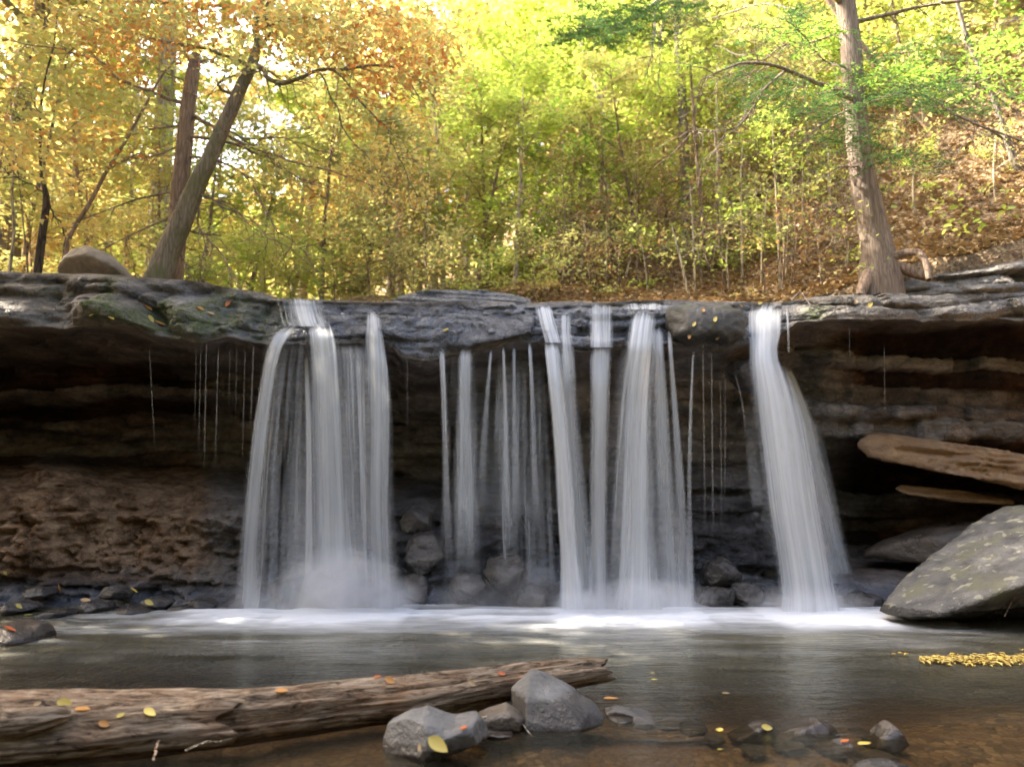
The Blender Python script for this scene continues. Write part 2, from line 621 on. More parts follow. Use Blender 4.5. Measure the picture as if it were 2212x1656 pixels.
# relief: strata, blocks, scallops
q = P.copy()
UU = np.broadcast_to(U, K.shape)
wallw = sstep(2.0, 2.6, K)
capw = ((K >= 1) & (K <= 2)) * np.minimum(1, (K - 1) * 8) * np.minimum(1, np.maximum(0.25, (2 - K) * 10))
sl_n = fbm(np.stack([P[..., 0] * .5, P[..., 1] * .3, P[..., 2] * .6], -1), 21, 3)
zz = P[..., 2] + 0.16 * sl_n + 0.03 * P[..., 0]
zw_ = zz + .16 * vnoise(np.stack([0 * zz + 2, P[..., 0] * .15, zz * 2.6], -1), 4) + .03 * vnoise(np.stack([P[..., 0] * 1.3, 0 * zz, zz * 9], -1), 6)
bth = np.where(UU > 1690, .19, np.where(UU < 1000, .15, .13))
bed = np.floor(zw_ / bth)
bfr = zw_ / bth - bed
hb = _hash(bed.astype(np.int64), 0 * bed.astype(np.int64), 0 * bed.astype(np.int64), 77)
joint = np.floor(P[..., 0] / (.55 + .3 * hb) + hb * 9 + .5 * vnoise(P * 2.2, 78))
hj = _hash(bed.astype(np.int64), joint.astype(np.int64), 0 * bed.astype(np.int64), 79)
bo = vnoise(np.stack([bed * 3.7, P[..., 0] * .5, 0 * bed], -1), 31) * 0.75 + hj * .28 + hb * .25
bo = bo + .16 * np.maximum(0, .22 - np.minimum(bfr, 1 - bfr)) / .22
beda = np.where(UU > 1650, 0.24, np.where(UU < 520, 0.20, 0.20)) * (1 - 0.55 * (P[..., 2] < 1.05) * (UU < 1650))
q[..., 1] += wallw * bo * beda
lump = fbm(P * 2.1, 41, 5) * 0.16 + fbm(P * 7.0, 42, 4, .55) * 0.055
rough_base = 1 + 1.1 * sstep(1.1, 0.6, P[..., 2]) * (UU < 1700)
blk = np.abs(vnoise(P * np.array([5.5, 5.5, 8.5]), 43)) * .07 + np.abs(vnoise(P * np.array([13, 13, 17.]), 44)) * .035
q[..., 1] += wallw * (fbm(P * np.array([9, 9, 15.]), 46, 5, .65) * .11 * (UU < 520) * (P[..., 2] < 1.3) + lump * rough_base * .8 - blk * sstep(1.2, .7, P[..., 2]) * 1.3 * (UU < 1750))
q[..., 2] += wallw * fbm(P * 5, 45, 3) * 0.03
# scallops of the sloping cap at the left, small ledges elsewhere
sc = np.abs(vnoise(np.stack([P[..., 0] * 1.5 + P[..., 2] * 1.4, 0 * K, (K - 1) * 1.3], -1), 51))
sc2 = np.abs(vnoise(np.stack([P[..., 0] * 3.4 - P[..., 2] * 2, 0 * K + 3, (K - 1) * 2.6], -1), 52))
q[..., 1] += capw * (-(sc * .46 + sc2 * .15 - .17) * sstep(760, 420, UU))
led = hj * .5 + vnoise(np.stack([bed * 3.7, P[..., 0] * .8, 0 * bed], -1), 35) * .8 + .22 * np.maximum(0, .25 - np.minimum(bfr, 1 - bfr)) / .25
q[..., 1] += capw * led * np.where(UU > 1690, .17, .12) * sstep(1090, 1240, UU)
q[..., 1] += capw * led * .09 * sstep(1240, 1090, UU)
q[..., 1] += capw * (fbm(P * 3.1, 54, 5, .6) * .09 + fbm(P * 14, 55, 4, .65) * .045)
topw = (K < 1)
q[..., 2] += topw * fbm(P * 2.5, 56, 4) * .03
V = q.reshape(-1, 3)
# what the rock is: wet dark near the falls, red-brown on the left wall, mossy patches on the cap, tan strata at right
am = np.zeros((nR, nU, 3))
am[..., 0] = capw * sstep(200, 520, UU) * (1 - sstep(1660, 1760, UU)) * 1.0 + wallw * sstep(450, 600, UU) * (1 - sstep(1740, 1850, UU)) * sstep(2.2, .3, P[..., 2]) \
    + wallw * sstep(.26, .08, P[..., 2])
ms = fbm(np.stack([P[..., 0] * 1.6, P[..., 1] * 1.6, P[..., 2] * .7], -1), 61, 3)
am[..., 1] = capw * sstep(.12, .34, ms + .25 * np.exp(-((UU - 345) / 60.) ** 2) + .2 * np.exp(-((UU - 250) / 40.) ** 2)) * sstep(760, 460, UU) * sstep(40, 220, UU) \
    + capw * np.exp(-((UU - 1760) / 30.) ** 2) * sstep(1.3, 1.5, K) * .8
am[..., 2] = (.75 + .45 * hb + .2 * hj) * wallw * np.clip(sstep(480, 380, UU) + sstep(1770, 1900, UU) * .8 + .25, 0, 1)
mc = Mat('cliff_rock')
p = mc.pos()
g = mc.attr('rock_kind', 'Vector')
sp = mc.n('SeparateXYZ', Vector=g)
wet, moss, red = sp.outputs[0], sp.outputs[1], sp.outputs[2]
ps = mc.scaled(p, (1, 1, 3.2))
n1 = mc.noise(ps, 1.7, 7, .65, .4)
n2 = mc.noise(p, 13, 6, .65)
n3 = mc.noise(p, 60, 3, .6)
n5 = mc.noise(p, 2.6, 4, .6)
grey = mc.ramp(n1, [(.28, (.05, .043, .037)), (.5, (.215, .19, .165)), (.72, (.40, .365, .335))])
redc = mc.ramp(n1, [(.30, (.016, .009, .006)), (.5, (.062, .029, .014)), (.72, (.20, .10, .05))])
redc = mc.mix(mc.ramp(mc.noise(mc.scaled(p, (1, 1, 1.6)), .9, 4), [(.42, .85), (.58, 0.0)]), redc, (.018, .012, .010))
wetc = mc.ramp(n1, [(.3, (.012, .012, .013)), (.52, (.038, .037, .040)), (.75, (.10, .10, .115))])
crk = mc.ramp(mc.vor(mc.scaled(mc.mix(.16, p, mc.n('TexNoise', Vector=p, Scale=6.0).outputs['Color']), (1, 1, 2.6)), 4.2, 'DISTANCE_TO_EDGE'), [(0, 0.0), (.05, 1.0)])
ear = mc.attr('earth')
redc = mc.mix(ear, redc, mc.ramp(mc.noise(p, 5.0, 7, .7), [(.32, (.055, .034, .02)), (.47, (.19, .118, .07)), (.66, (.38, .26, .165))]))
col = mc.mix(mc.math('MAXIMUM', red, ear), grey, redc)
shn = mc.attr('sheen')
wetc = mc.mix(shn, wetc, mc.ramp(n1, [(.3, (.05, .054, .064)), (.52, (.15, .158, .182)), (.75, (.30, .31, .345))]))  # paler blue-grey paints the sky's reflection into the wet cap colour
col = mc.mix(wet, col, wetc)
col = mc.mix(1.0, col, mc.ramp(crk, [(0, .72), (1, 1.0)]), 'MULTIPLY')
col = mc.mix(mc.ramp(n2, [(.36, 0.0), (.7, .6)]), col, mc.mix(1.0, col, (.45, .44, .44), 'MULTIPLY'))
mo = mc.math('MULTIPLY', moss, mc.ramp(n2, [(.38, .2), (.55, 1.0)]))
col = mc.mix(mo, col, mc.ramp(n3, [(.3, (.035, .05, .015)), (.7, (.11, .135, .04))]))
rg = mc.math('SUBTRACT', mc.ramp(n5, [(.35, .55), (.65, .85)]), mc.math('MULTIPLY', wet, mc.math('ADD', mc.math('MULTIPLY', n5, .2), .28)))
h = mc.math('ADD', mc.math('MULTIPLY_ADD', mc.math('MULTIPLY', mc.attr('sheen'), mc.noise(mc.scaled(p, (1, 1, .35)), 34, 3, .6)), .8, mc.math('MULTIPLY_ADD', crk, .18, n1)), mc.math('ADD', n2, mc.math('MULTIPLY', n3, .25)))
capa = mc.attr('sheen')
mc.done(mc.principled(col, mc.math('MULTIPLY_ADD', capa, -.15, mc.math('ADD', rg, .15)), mc.bump(h, .9, .05), mc.math('MULTIPLY_ADD', capa, .45, .08)))
struct(mesh('cliff', V, grid_faces(nR, nU)[:, ::-1], mc.m, None, False, origin=(0, 7.6, 0), attrs={'rock_kind': am.reshape(-1, 3), 'earth': (wallw * sstep(500, 420, UU) * sstep(1.42, 1.3, P[..., 2]) * sstep(.12, .4, P[..., 2] + .15 * lump)).ravel(), 'sheen': np.clip(capw + .5 * wallw * sstep(.5, .2, P[..., 2]), 0, 1).ravel()}))


def cliff_front(u, v):
    """nearest cliff surface depth at a survey reading on the cap"""
    j = int(np.clip(round((u + 760) / 6.0), 0, nU - 1))
    best = None
    for i in range(nR):
        pt = q[i, j]
        d = pt[1] * CT + (pt[2] - CH) * ST
        vv = 828 - FD * ((pt[2] - CH) * CT - pt[1] * ST) / d
        e = abs(vv - v)
        if best is None or e < best[0]:
            best = (e, pt, i)
    return best[1]


# ------------------------------------------------------------------ stream bed and banks around the pool


def bedz(x, y):
    x = np.asarray(x, float); y = np.asarray(y, float)
    deep = .08 + .42 * sstep(3.6, 6.2, y + .25 * np.sin(x * 1.3))
    b = -deep
    q = np.stack([x, y, 0 * x], -1)
    b = b + fbm(q * 1.6, 71, 4) * .05 + fbm(q * 7, 72, 3) * .018
    # shoal glowing through the water behind the log
    b = b + .09 * np.exp(-((x + 1.8) / .5) ** 2 - ((y - 4.75) / .32) ** 2)
    # left bank
    lim = curve([(-2, -2.6), (2, -2.9), (4, -3.0), (5.6, -3.9), (6.4, -4.5), (7.2, -4.7), (9, -4.6)], y)
    b = b + sstep(0, 1, (lim - x) / .9) * .42 + np.maximum(lim - x - .6, 0) * .5
    lim = curve([(-2, 3.6), (4, 3.7), (6, 4.2), (7.2, 4.0), (9, 4.0)], y)
    b = b + sstep(0, 1, (x - lim) / 1.2) * .40 + np.maximum(x - lim - .8, 0) * .5
    # unseen gorge bank behind the viewer, added to block low light
    b = b + np.clip(-1.5 - y, 0, 15) * .85 + sstep(1.0, -1.5, y) * .5
    return b


xs = np.concatenate([np.linspace(-40, -6.4, 26), np.linspace(-6.2, 6.6, 260), np.linspace(7, 40, 26)])
ys = np.concatenate([np.linspace(-40, -2, 50), np.linspace(-1.6, 2.2, 24), np.linspace(2.25, 10.8, 210)])
X, Y = np.meshgrid(xs, ys)
Z = bedz(X, Y)
mb_ = Mat('stream_gravel')
p = mb_.pos()
vr = mb_.n('TexVoronoi', _feature='F1', Vector=mb_.scaled(p, (1, .8, 1)), Scale=22.0)
ve_ = mb_.vor(mb_.scaled(p, (1, .8, 1)), 22.0, 'DISTANCE_TO_EDGE')
col = mb_.ramp(vr.outputs['Color'], [(.1, (.05, .035, .025)), (.35, (.11, .075, .045)), (.6, (.18, .12, .07)), (.9, (.27, .20, .12))])
n1 = mb_.noise(p, 1.5, 4)
col = mb_.mix(mb_.ramp(n1, [(.4, 0.0), (.62, .8)]), col, (.14, .085, .045))
col = mb_.mix(1.0, col, mb_.ramp(ve_, [(0, .35), (.12, 1.0)]), 'MULTIPLY')
col = mb_.mix(mb_.math('MULTIPLY', mb_.attr('sand'), .9, clamp=True), col, (.74, .42, .17))
py_ = mb_.n('SeparateXYZ', Vector=p).outputs[1]
col = mb_.mix(mb_.ramp(mb_.math('MULTIPLY_ADD', py_, .25, .25), [(.2, 1.0), (.6, 0.0)]), col, (.030, .036, .024))  # unseen added bank behind the viewer, darkened to cut warm bounce light
mb_.done(mb_.principled(col, .6, mb_.bump(mb_.math('ADD', ve_, mb_.noise(p, 30, 3)), .6, .03), .4))
shoal = np.exp(-((X + 1.75) / .75) ** 2 - ((Y - 4.8) / .42) ** 2) + .5 * np.exp(-((X + 1.2) / .3) ** 2 - ((Y - 4.65) / .2) ** 2)
struct(mesh('stream_bed', np.stack([X, Y, Z], -1).reshape(-1, 3), grid_faces(len(ys), len(xs)), mb_.m, origin=(0, 0, 0), attrs={'sand': shoal.ravel()}))

# ------------------------------------------------------------------ pool
xs = np.linspace(-6.2, 6.6, 420)
ys = np.linspace(.5, 10.2, 340)
X, Y = np.meshgrid(xs, ys)
foam = 0 * X
# where each fall lands: (u left, u right, strength)
LAND = [(500, 580, .9), (570, 650, .55), (640, 880, 1.15), (880, 1200, .42), (1195, 1290, .85), (1290, 1500, 1.1), (1500, 1640, .35),
        (1640, 1850, 1.25), (1850, 1980, .55), (400, 500, .35), (430, 1930, .55)]
for u0, u1, s in LAND:
    x0 = (u0 - 1106) / FD * 6.95; x1 = (u1 - 1106) / FD * 6.95
    wx = sstep(x0 - .18, x0 + .08, X) * (1 - sstep(x1 - .08, x1 + .18, X))
    foam = np.maximum(foam, s * wx * np.exp(-np.maximum(0, np.abs(Y - 6.98) - .14) ** 2 / np.where(Y < 6.98, .17, .06)))
fl = fbm(np.stack([X * 1.1, Y * 5.0, 0 * X], -1), 81, 4)
foam = foam * (1 + .45 * fl) + .34 * np.exp(-np.maximum(0, 6.6 - Y) / .6) * np.clip(.55 + fl * 1.3, 0, 1.4) * sstep(4.2, 3.2, np.abs(X + .1))
zw = .012 * fbm(np.stack([X * 1.2, Y * 2.2, 0 * X], -1), 82, 3) * sstep(3, 5.5, Y) + .025 * np.clip(foam, 0, 1.2) * (.7 + fl)
mw = Mat('pool_water')
p = mw.pos()
fo = mw.attr('foam')
st = mw.noise(mw.scaled(p, (1, 2.6, 1)), 3.2, 4, .55, .6)
st2 = mw.noise(mw.scaled(p, (1.0, 3.4, 1)), 7.0, 3, .6, .5)
bmp = mw.bump(mw.math('ADD', st, mw.math('MULTIPLY', st2, .6)), .22, .05)
fres = mw.n('Fresnel', IOR=1.33, Normal=bmp).outputs[0]
gl = mw.n('BsdfGlossy', Color=(.90, .88, .77), Roughness=.17, Normal=bmp).outputs[0]
sepp = mw.n('SeparateXYZ', Vector=p).outputs
silt = mw.n('BsdfDiffuse', Color=mw.mix(mw.ramp(st, [(.35, 0.0), (.65, 1.0)]), (.066, .062, .040), (.11, .104, .075))).outputs[0]
tr = mw.n('BsdfTransparent', Color=mw.mix(mw.attr('shoal'), (.72, .63, .48), (.95, .86, .68))).outputs[0]
deep = mw.n('MapRange', _interpolation_type='SMOOTHSTEP', Value=sepp[1])
for k, v in ((1, 3.5), (2, 6.4), (3, .04), (4, .80)):
    deep.inputs[k].default_value = v
body = mw.n('MixShader', Fac=mw.math('MULTIPLY', deep.outputs[0], mw.math('SUBTRACT', 1.0, mw.math('MULTIPLY', mw.attr('shoal'), .8))), i1=tr, i2=silt).outputs[0]
sh = mw.n('MixShader', Fac=fres, i1=body, i2=gl).outputs[0]
fd = mw.n('BsdfDiffuse', Color=(.74, .76, .80)).outputs[0]
ff = mw.math('MINIMUM', mw.math('MULTIPLY', fo, mw.ramp(st, [(.3, .62), (.65, 1.0)])), .74)
sh = mw.n('MixShader', Fac=ff, i1=sh, i2=fd).outputs[0]
mw.done(sh)
struct(mesh('water', np.stack([X, Y, zw], -1).reshape(-1, 3), grid_faces(len(ys), len(xs)), mw.m, origin=(0, 4, 0),
            attrs={'foam': np.clip(foam, 0, 1.4).ravel(), 'shoal': np.exp(-((X + 1.8) / 1.1) ** 2 - ((Y - 4.8) / .6) ** 2).ravel()}))

# ------------------------------------------------------------------ waterfalls


def water_mat(name, freq=19.0, contrast=(.33, .69), col=(.88, .90, .93), floor=.22):
    m = Mat(name)
    fl = m.n('SeparateXYZ', Vector=m.attr('flow', 'Vector')).outputs     # across (m), along (m), density
    oi = m.n('ObjectInfo').outputs['Random']
    vec = m.n('CombineXYZ', X=fl[0], Y=m.math('MULTIPLY', fl[1], .020), Z=m.math('MULTIPLY', oi, 40.0)).outputs[0]
    a = m.noise(vec, freq, 5, .62)
    b = m.noise(vec, freq * .33, 2, .5)
    vec2 = m.n('CombineXYZ', X=fl[0], Y=m.math('MULTIPLY', fl[1], .10), Z=oi).outputs[0]
    c = m.noise(vec2, 70.0, 3, .7)
    s = m.math('ADD', m.math('MULTIPLY', a, .6), m.math('MULTIPLY', b, .40))
    s = m.math('ADD', m.math('MULTIPLY', s, .93), m.math('MULTIPLY', c, .07))
    s = m.ramp(s, [(contrast[0], .0), ((contrast[0] + contrast[1]) / 2, .5), (contrast[1], 1.0)])
    ed = m.attr('edge')
    k_ = m.math('ADD', m.math('MULTIPLY', ed, 1.55), m.math('SUBTRACT', m.math('MULTIPLY', s, 1.15), .85), clamp=True)
    al = m.math('MULTIPLY', m.math('MULTIPLY', fl[2], k_), m.math('MULTIPLY_ADD', s, 1.0 - floor, floor), clamp=True)
    d = m.n('BsdfDiffuse', Color=col).outputs[0]
    t = m.n('BsdfTranslucent', Color=col).outputs[0]
    w = m.n('MixShader', Fac=.45, i1=d, i2=t).outputs[0]
    g = m.n('BsdfGlossy', Color=(1, 1, 1), Roughness=.35).outputs[0]
    w = m.n('MixShader', Fac=.06, i1=w, i2=g).outputs[0]
    tr = m.n('BsdfTransparent').outputs[0]
    return m.done(m.n('MixShader', Fac=al, i1=tr, i2=w).outputs[0])


FALLW = water_mat('falling_water')
THREADW = water_mat('thin_falling_water', 12, (.0, .12), (.80, .76, .70))
VEILW = water_mat('veil_water', 22.0, (.46, .70), floor=.0)
SOFTV = water_mat('soft_veil_water', 7.0, (.20, .80), floor=.55)
RILLW = water_mat('rill_water', 30.0, (.40, .62))


def lipdepth(u, v):
    return float(cliff_front(u, v)[1])


def column(rows, parent, name='curtain', lip=None, mat=None, thick=.10, throw=.16, n=70, soft=.28, seed=0, mean=0):
    """one column of a fall: rows of (v, u left, u right, density); it clings to the rock down to lip, then leaps clear"""
    rows = np.array(rows, float)
    v0, v1 = rows[0, 0], rows[-1, 0]
    vv = np.linspace(v0, v1, n)
    pts = spline(rows, 400)
    uL = np.interp(vv, pts[:, 0], pts[:, 1]); uR = np.interp(vv, pts[:, 0], pts[:, 2])
    de = np.interp(vv, rows[:, 0], rows[:, 3])
    if lip is None:
        lip = v0 + 70
    if 790 < v1 < 1312:                             # strands that thin out before they land
        de = de * (1 - sstep(v1 - .45 * (v1 - v0), v1, vv))
    uc = (uL + uR) / 2
    yy = np.zeros(n)
    ylip = None
    for i, v in enumerate(vv):
        if v <= lip:
            yy[i] = min([lipdepth(uu, v) for uu in np.linspace(uL[i], uR[i], 3)]) - .05 - .02 * thick
        if v > lip:
            if ylip is None:
                ylip = min(yy[max(0, i - 1)], 7.75) if i > 0 else lipdepth(uc[i], v) - .06
                ylip = max(ylip, 7.2)
            yy[i] = ylip - throw * math.sqrt((v - lip) / 300.0)
    w_ = vv <= lip
    if w_.sum() > 4:
        fit = np.polyval(np.polyfit(vv[w_], yy[w_], 2), vv[w_])
        fit = fit - np.percentile(np.maximum(0, fit - yy[w_]), 75)
        yy[w_] = fit
        yy[~w_] += min(fit[-1], 7.8) - ylip if ylip is not None else 0
    for i, v in enumerate(vv):
        if v < curve(VE, uc[i]) + 6:
            yy[i] = min(yy[i], min(lipdepth(uu, v) for uu in np.linspace(uL[i], uR[i], 4)) - .045 - .5 * thick * (v > lip))
    fr = vv > lip - 25
    if fr.sum() > 1:
        yy[fr] = np.minimum.accumulate(yy[fr])
    k = np.ones(5) / 5
    yy = np.convolve(np.pad(yy, 2, 'edge'), k, 'valid')
    nc = 26
    s = np.linspace(0, 1, nc)
    loop_s = np.concatenate([s, s[::-1][1:-1]])
    side = np.concatenate([-np.ones(nc), np.ones(nc - 2)])
    m = len(loop_s)
    Vv, A, EA = [], [], []
    along = 0
    base = at(float(uc[-1]), v1, yy[-1])
    for i in range(n):
        wob = vnoise(np.stack([loop_s * 4 + seed, 0 * loop_s + i * .02, 0 * loop_s], -1), 5) * .4 + 1
        grow = min(1, i / 10.0)
        y = yy[i] + side * thick * .5 * np.sin(PI * loop_s) ** .6 * wob * (.15 + .85 * grow)
        u = uL[i] + (uR[i] - uL[i]) * loop_s
        P3 = at_n(u, np.full(m, vv[i]), y)
        P3[:, 2] = np.maximum(P3[:, 2], -.02)
        Vv.append(P3)
        if i:
            along += np.linalg.norm(P3[0] - prev)
        prev = P3[0]
        e = sstep(0, min(.5, soft * 1.7), np.minimum(loop_s, 1 - loop_s)) * sstep(-.5, 3.5, i)
        dens = de[i] * 1.36 * np.where(side < 0, 1.0, .8) * sstep(0, .06, np.minimum(loop_s, 1 - loop_s))
        EA.append(e)
        wid = (0.35 * (uR[i] - uL[i]) + .65 * (uR - uL).mean()) / FD * 7
        A.append(np.stack([loop_s * wid + seed * 1.7 + side * .35, np.full(m, along), dens], -1))
    V = np.concatenate(Vv); A = np.concatenate(A)
    i = np.arange(n - 1)[:, None] * m
    j = np.arange(m)[None, :]; j2 = (j + 1) % m
    F = np.stack([i + j, i + j2, i + m + j2, i + m + j], -1).reshape(-1, 4)
    return mesh(name, V, F, mat or FALLW, parent, True, None, {'flow': A, 'edge': np.concatenate(EA)})


def fall(label, u, cols, group='falls pouring over the rock lip'):
    b = at(u, 1318, 7.1); b[2] = 0
    t = thing('waterfall', b, label, 'waterfall', group)
    for k, c in enumerate(cols):
        kw = dict(c[1]) if len(c) > 1 else {}
        column(c[0], t, seed=k + u * .01, **kw)
    return t


VB = 1322
fall('wide left fall, an arching column and two tall white ones beside the bare lip', 690, [
    ([(644, 596, 702, .75), (668, 602, 706, .85), (690, 606, 716, .9), (705, 612, 722, .85)], dict(lip=705, thick=.05, n=24, soft=.3, mat=RILLW)),
    ([(700, 606, 664, .9), (716, 586, 648, .95), (745, 573, 622, .9), (800, 560, 604, .8), (900, 543, 592, .66), (1000, 530, 582, .56), (1100, 518, 575, .5),
      (1200, 508, 575, .45), (1280, 500, 585, .5), (VB, 488, 600, .5)], dict(lip=703, throw=.24)),
    ([(696, 648, 722, .9), (740, 652, 735, .88), (800, 655, 742, .8), (900, 656, 752, .72), (1000, 657, 760, .66), (1100, 657, 770, .62), (1200, 654, 782, .62),
      (1270, 648, 800, .75), (VB, 636, 822, .85)], dict(lip=700, throw=.22)),
    ([(760, 652, 668, .5), (900, 655, 676, .75), (1100, 655, 680, .75), (VB, 645, 690, .7)], dict(lip=750, throw=.25, thick=.05)),
    ([(725, 600, 664, .06), (800, 585, 664, .32), (950, 565, 666, .38), (1100, 552, 668, .36), (1230, 545, 668, .26), (VB, 530, 676, .42)], dict(lip=735, soft=.1, mat=VEILW)),
    ([(662, 788, 818, .85), (700, 786, 828, .8), (745, 782, 838, .8), (800, 778, 850, .7), (900, 776, 858, .6), (1000, 774, 860, .52), (1100, 772, 862, .45),
      (1200, 772, 870, .42), (1270, 770, 882, .5), (VB, 760, 905, .55)], dict(lip=742, throw=.18)),
    ([(735, 722, 792, .25), (800, 728, 792, .6), (950, 735, 795, .62), (1100, 740, 800, .6), (1200, 742, 800, .42), (VB, 735, 812, .6)], dict(lip=738, soft=.12, mat=VEILW)),
    ([(740, 640, 850, .10), (900, 600, 862, .14), (1100, 560, 880, .16), (1230, 535, 892, .24), (VB, 505, 915, .42)], dict(lip=738, soft=.4, mat=SOFTV, throw=.16, thick=.18)),
])
fall('faint stringy fall of separate threads dropping from the domed boulder on the lip', 985, [
    ([(750, 944, 964, .55), (850, 948, 968, .42), (1000, 952, 974, .30), (1150, 955, 982, .22), (1250, 955, 992, .2), (1290, 945, 1000, .16)], dict(lip=750, thick=.06)),
    ([(748, 985, 1030, .62), (850, 982, 1030, .46), (1000, 978, 1034, .34), (1150, 975, 1036, .28), (1250, 970, 1040, .24), (1300, 960, 1055, .2)], dict(lip=748, thick=.08)),
    ([(760, 945, 1035, .16), (900, 945, 1038, .42), (1100, 945, 1046, .5), (1300, 935, 1066, .34)], dict(lip=750, thick=.14, soft=.1, mat=VEILW)),
    ([(752, 1056, 1066, .4), (850, 1044, 1062, .26), (1000, 1030, 1058, .18), (1150, 1025, 1060, .1)], dict(lip=752, thick=.03)),
])
fall('veil of fine parting threads hanging between the domed boulder and the bright narrow fall', 1115, [
    ([(745, 1082, 1092, .5), (850, 1084, 1096, .36), (1000, 1084, 1102, .28), (1200, 1086, 1112, .18)], dict(lip=745, thick=.03)),
    ([(742, 1104, 1116, .5), (850, 1104, 1118, .36), (1000, 1102, 1124, .26), (1200, 1100, 1130, .18)], dict(lip=742, thick=.03)),
    ([(738, 1138, 1150, .45), (850, 1142, 1158, .34), (1000, 1144, 1164, .26), (1200, 1148, 1172, .2)], dict(lip=738, thick=.03)),
    ([(780, 940, 1215, .03), (1000, 935, 1215, .08), (1200, 920, 1215, .14), (VB, 905, 1220, .3)], dict(lip=760, soft=.4, mat=SOFTV, throw=.14, thick=.16)),
    ([(755, 1065, 1178, .16), (900, 1060, 1190, .42), (1100, 1058, 1205, .5), (1250, 1062, 1210, .32), (VB, 1050, 1214, .36)], dict(lip=745, thick=.16, soft=.1, mat=VEILW)),
])
fall('narrow bright fall just right of the domed boulder, sharp along its left edge', 1215, [
    ([(658, 1146, 1196, .8), (700, 1158, 1205, .85), (740, 1168, 1216, .85)], dict(lip=740, thick=.05, n=24, soft=.3, mat=RILLW)),
    ([(676, 1200, 1240, .55), (720, 1198, 1240, .6), (760, 1200, 1244, .55), (850, 1206, 1250, .45)], dict(lip=738, thick=.05, soft=.4, mat=RILLW)),
    ([(735, 1168, 1215, .85), (800, 1174, 1222, .82), (900, 1185, 1232, .76), (1000, 1192, 1240, .72), (1100, 1197, 1248, .68), (1200, 1202, 1256, .64), (VB, 1200, 1280, .75)],
     dict(lip=740, throw=.2, soft=.22)),
    ([(745, 1200, 1245, .4), (900, 1206, 1262, .34), (1100, 1212, 1285, .32), (1250, 1215, 1300, .34), (VB, 1210, 1310, .5)], dict(lip=740, throw=.15)),
])
fall('thin translucent fall between the narrow bright fall and the broad domed one', 1300, [
    ([(655, 1262, 1335, .42), (700, 1262, 1336, .5), (750, 1264, 1335, .5)], dict(lip=740, thick=.05, n=30, soft=.25, mat=RILLW)),
    ([(745, 1262, 1334, .6), (800, 1262, 1330, .62), (900, 1262, 1328, .55), (1000, 1262, 1326, .5), (1150, 1262, 1324, .46), (VB, 1255, 1334, .55)], dict(lip=745, throw=.1, thick=.12)),
])
fall('broadest fall, bulging over a rounded shelf right of the centre of the row', 1385, [
    ([(654, 1330, 1450, .28), (668, 1335, 1445, .5)], dict(lip=668, thick=.04, n=14, soft=.3, mat=RILLW)),
    ([(664, 1362, 1424, .85), (685, 1352, 1428, .92), (710, 1346, 1428, .9), (760, 1338, 1428, .86), (850, 1326, 1424, .78), (950, 1318, 1424, .7), (1050, 1312, 1428, .64), (1150, 1306, 1432, .6),
      (1250, 1298, 1445, .66), (VB, 1284, 1470, .8)], dict(lip=690, throw=.26, thick=.14)),
    ([(700, 1400, 1436, .6), (800, 1402, 1446, .5), (950, 1402, 1462, .42), (1100, 1406, 1478, .38), (1250, 1410, 1494, .4), (VB, 1400, 1530, .5)], dict(lip=700, throw=.16, thick=.12)),
    ([(705, 1440, 1452, .5), (800, 1444, 1460, .4), (950, 1450, 1476, .32), (1100, 1456, 1490, .26), (VB, 1456, 1510, .3)], dict(lip=740, thick=.04)),
    ([(750, 1325, 1440, .12), (950, 1290, 1470, .16), (1150, 1275, 1490, .2), (1250, 1265, 1510, .3), (VB, 1245, 1550, .45)], dict(lip=748, soft=.4, mat=SOFTV, throw=.16, thick=.16)),
    ([(750, 1495, 1504, .55), (800, 1492, 1500, .5), (950, 1484, 1498, .36), (1100, 1480, 1498, .3), (VB, 1474, 1510, .3)], dict(lip=740, thick=.03)),
])
fall('fall at the right end of the row, kicked sideways into a slanting white fan', 1690, [
    ([(654, 1618, 1698, .9), (680, 1608, 1700, .95), (720, 1609, 1698, .92), (750, 1612, 1690, .92), (780, 1612, 1694, .92), (800, 1612, 1706, .9), (850, 1614, 1730, .82), (900, 1618, 1748, .76),
      (1000, 1628, 1772, .68), (1100, 1640, 1792, .6), (1200, 1655, 1812, .55), (1280, 1664, 1828, .6), (VB, 1660, 1850, .75)], dict(lip=745, throw=.26, thick=.16, soft=.2)),
    ([(800, 1660, 1700, .5), (900, 1668, 1716, .6), (1000, 1678, 1734, .55), (1100, 1692, 1756, .5), (1200, 1706, 1780, .45), (VB, 1712, 1810, .5)], dict(lip=760, throw=.3, thick=.06)),
    ([(800, 1608, 1716, .14), (950, 1606, 1780, .2), (1100, 1610, 1826, .24), (1230, 1620, 1858, .3), (VB, 1625, 1895, .42)], dict(lip=775, soft=.45, mat=SOFTV, throw=.2, thick=.2)),
    ([(660, 1694, 1702, .5), (700, 1698, 1706, .4), (760, 1700, 1708, .3)], dict(lip=700, thick=.02, n=16)),
    ([(850, 1720, 1760, .12), (1000, 1750, 1800, .18), (1150, 1770, 1836, .16), (1300, 1790, 1870, .2)], dict(lip=820, throw=.25, thick=.1)),
    ([(790, 1690, 1712, .5), (900, 1716, 1762, .5), (1000, 1738, 1788, .42), (1100, 1762, 1812, .36), (1200, 1784, 1836, .3), (VB, 1800, 1880, .4)], dict(lip=770, throw=.2, thick=.08)),
    ([(880, 1600, 1640, .1), (1000, 1606, 1650, .2), (1150, 1622, 1672, .24), (VB, 1630, 1700, .3)], dict(lip=850, throw=.2, thick=.08)),
])
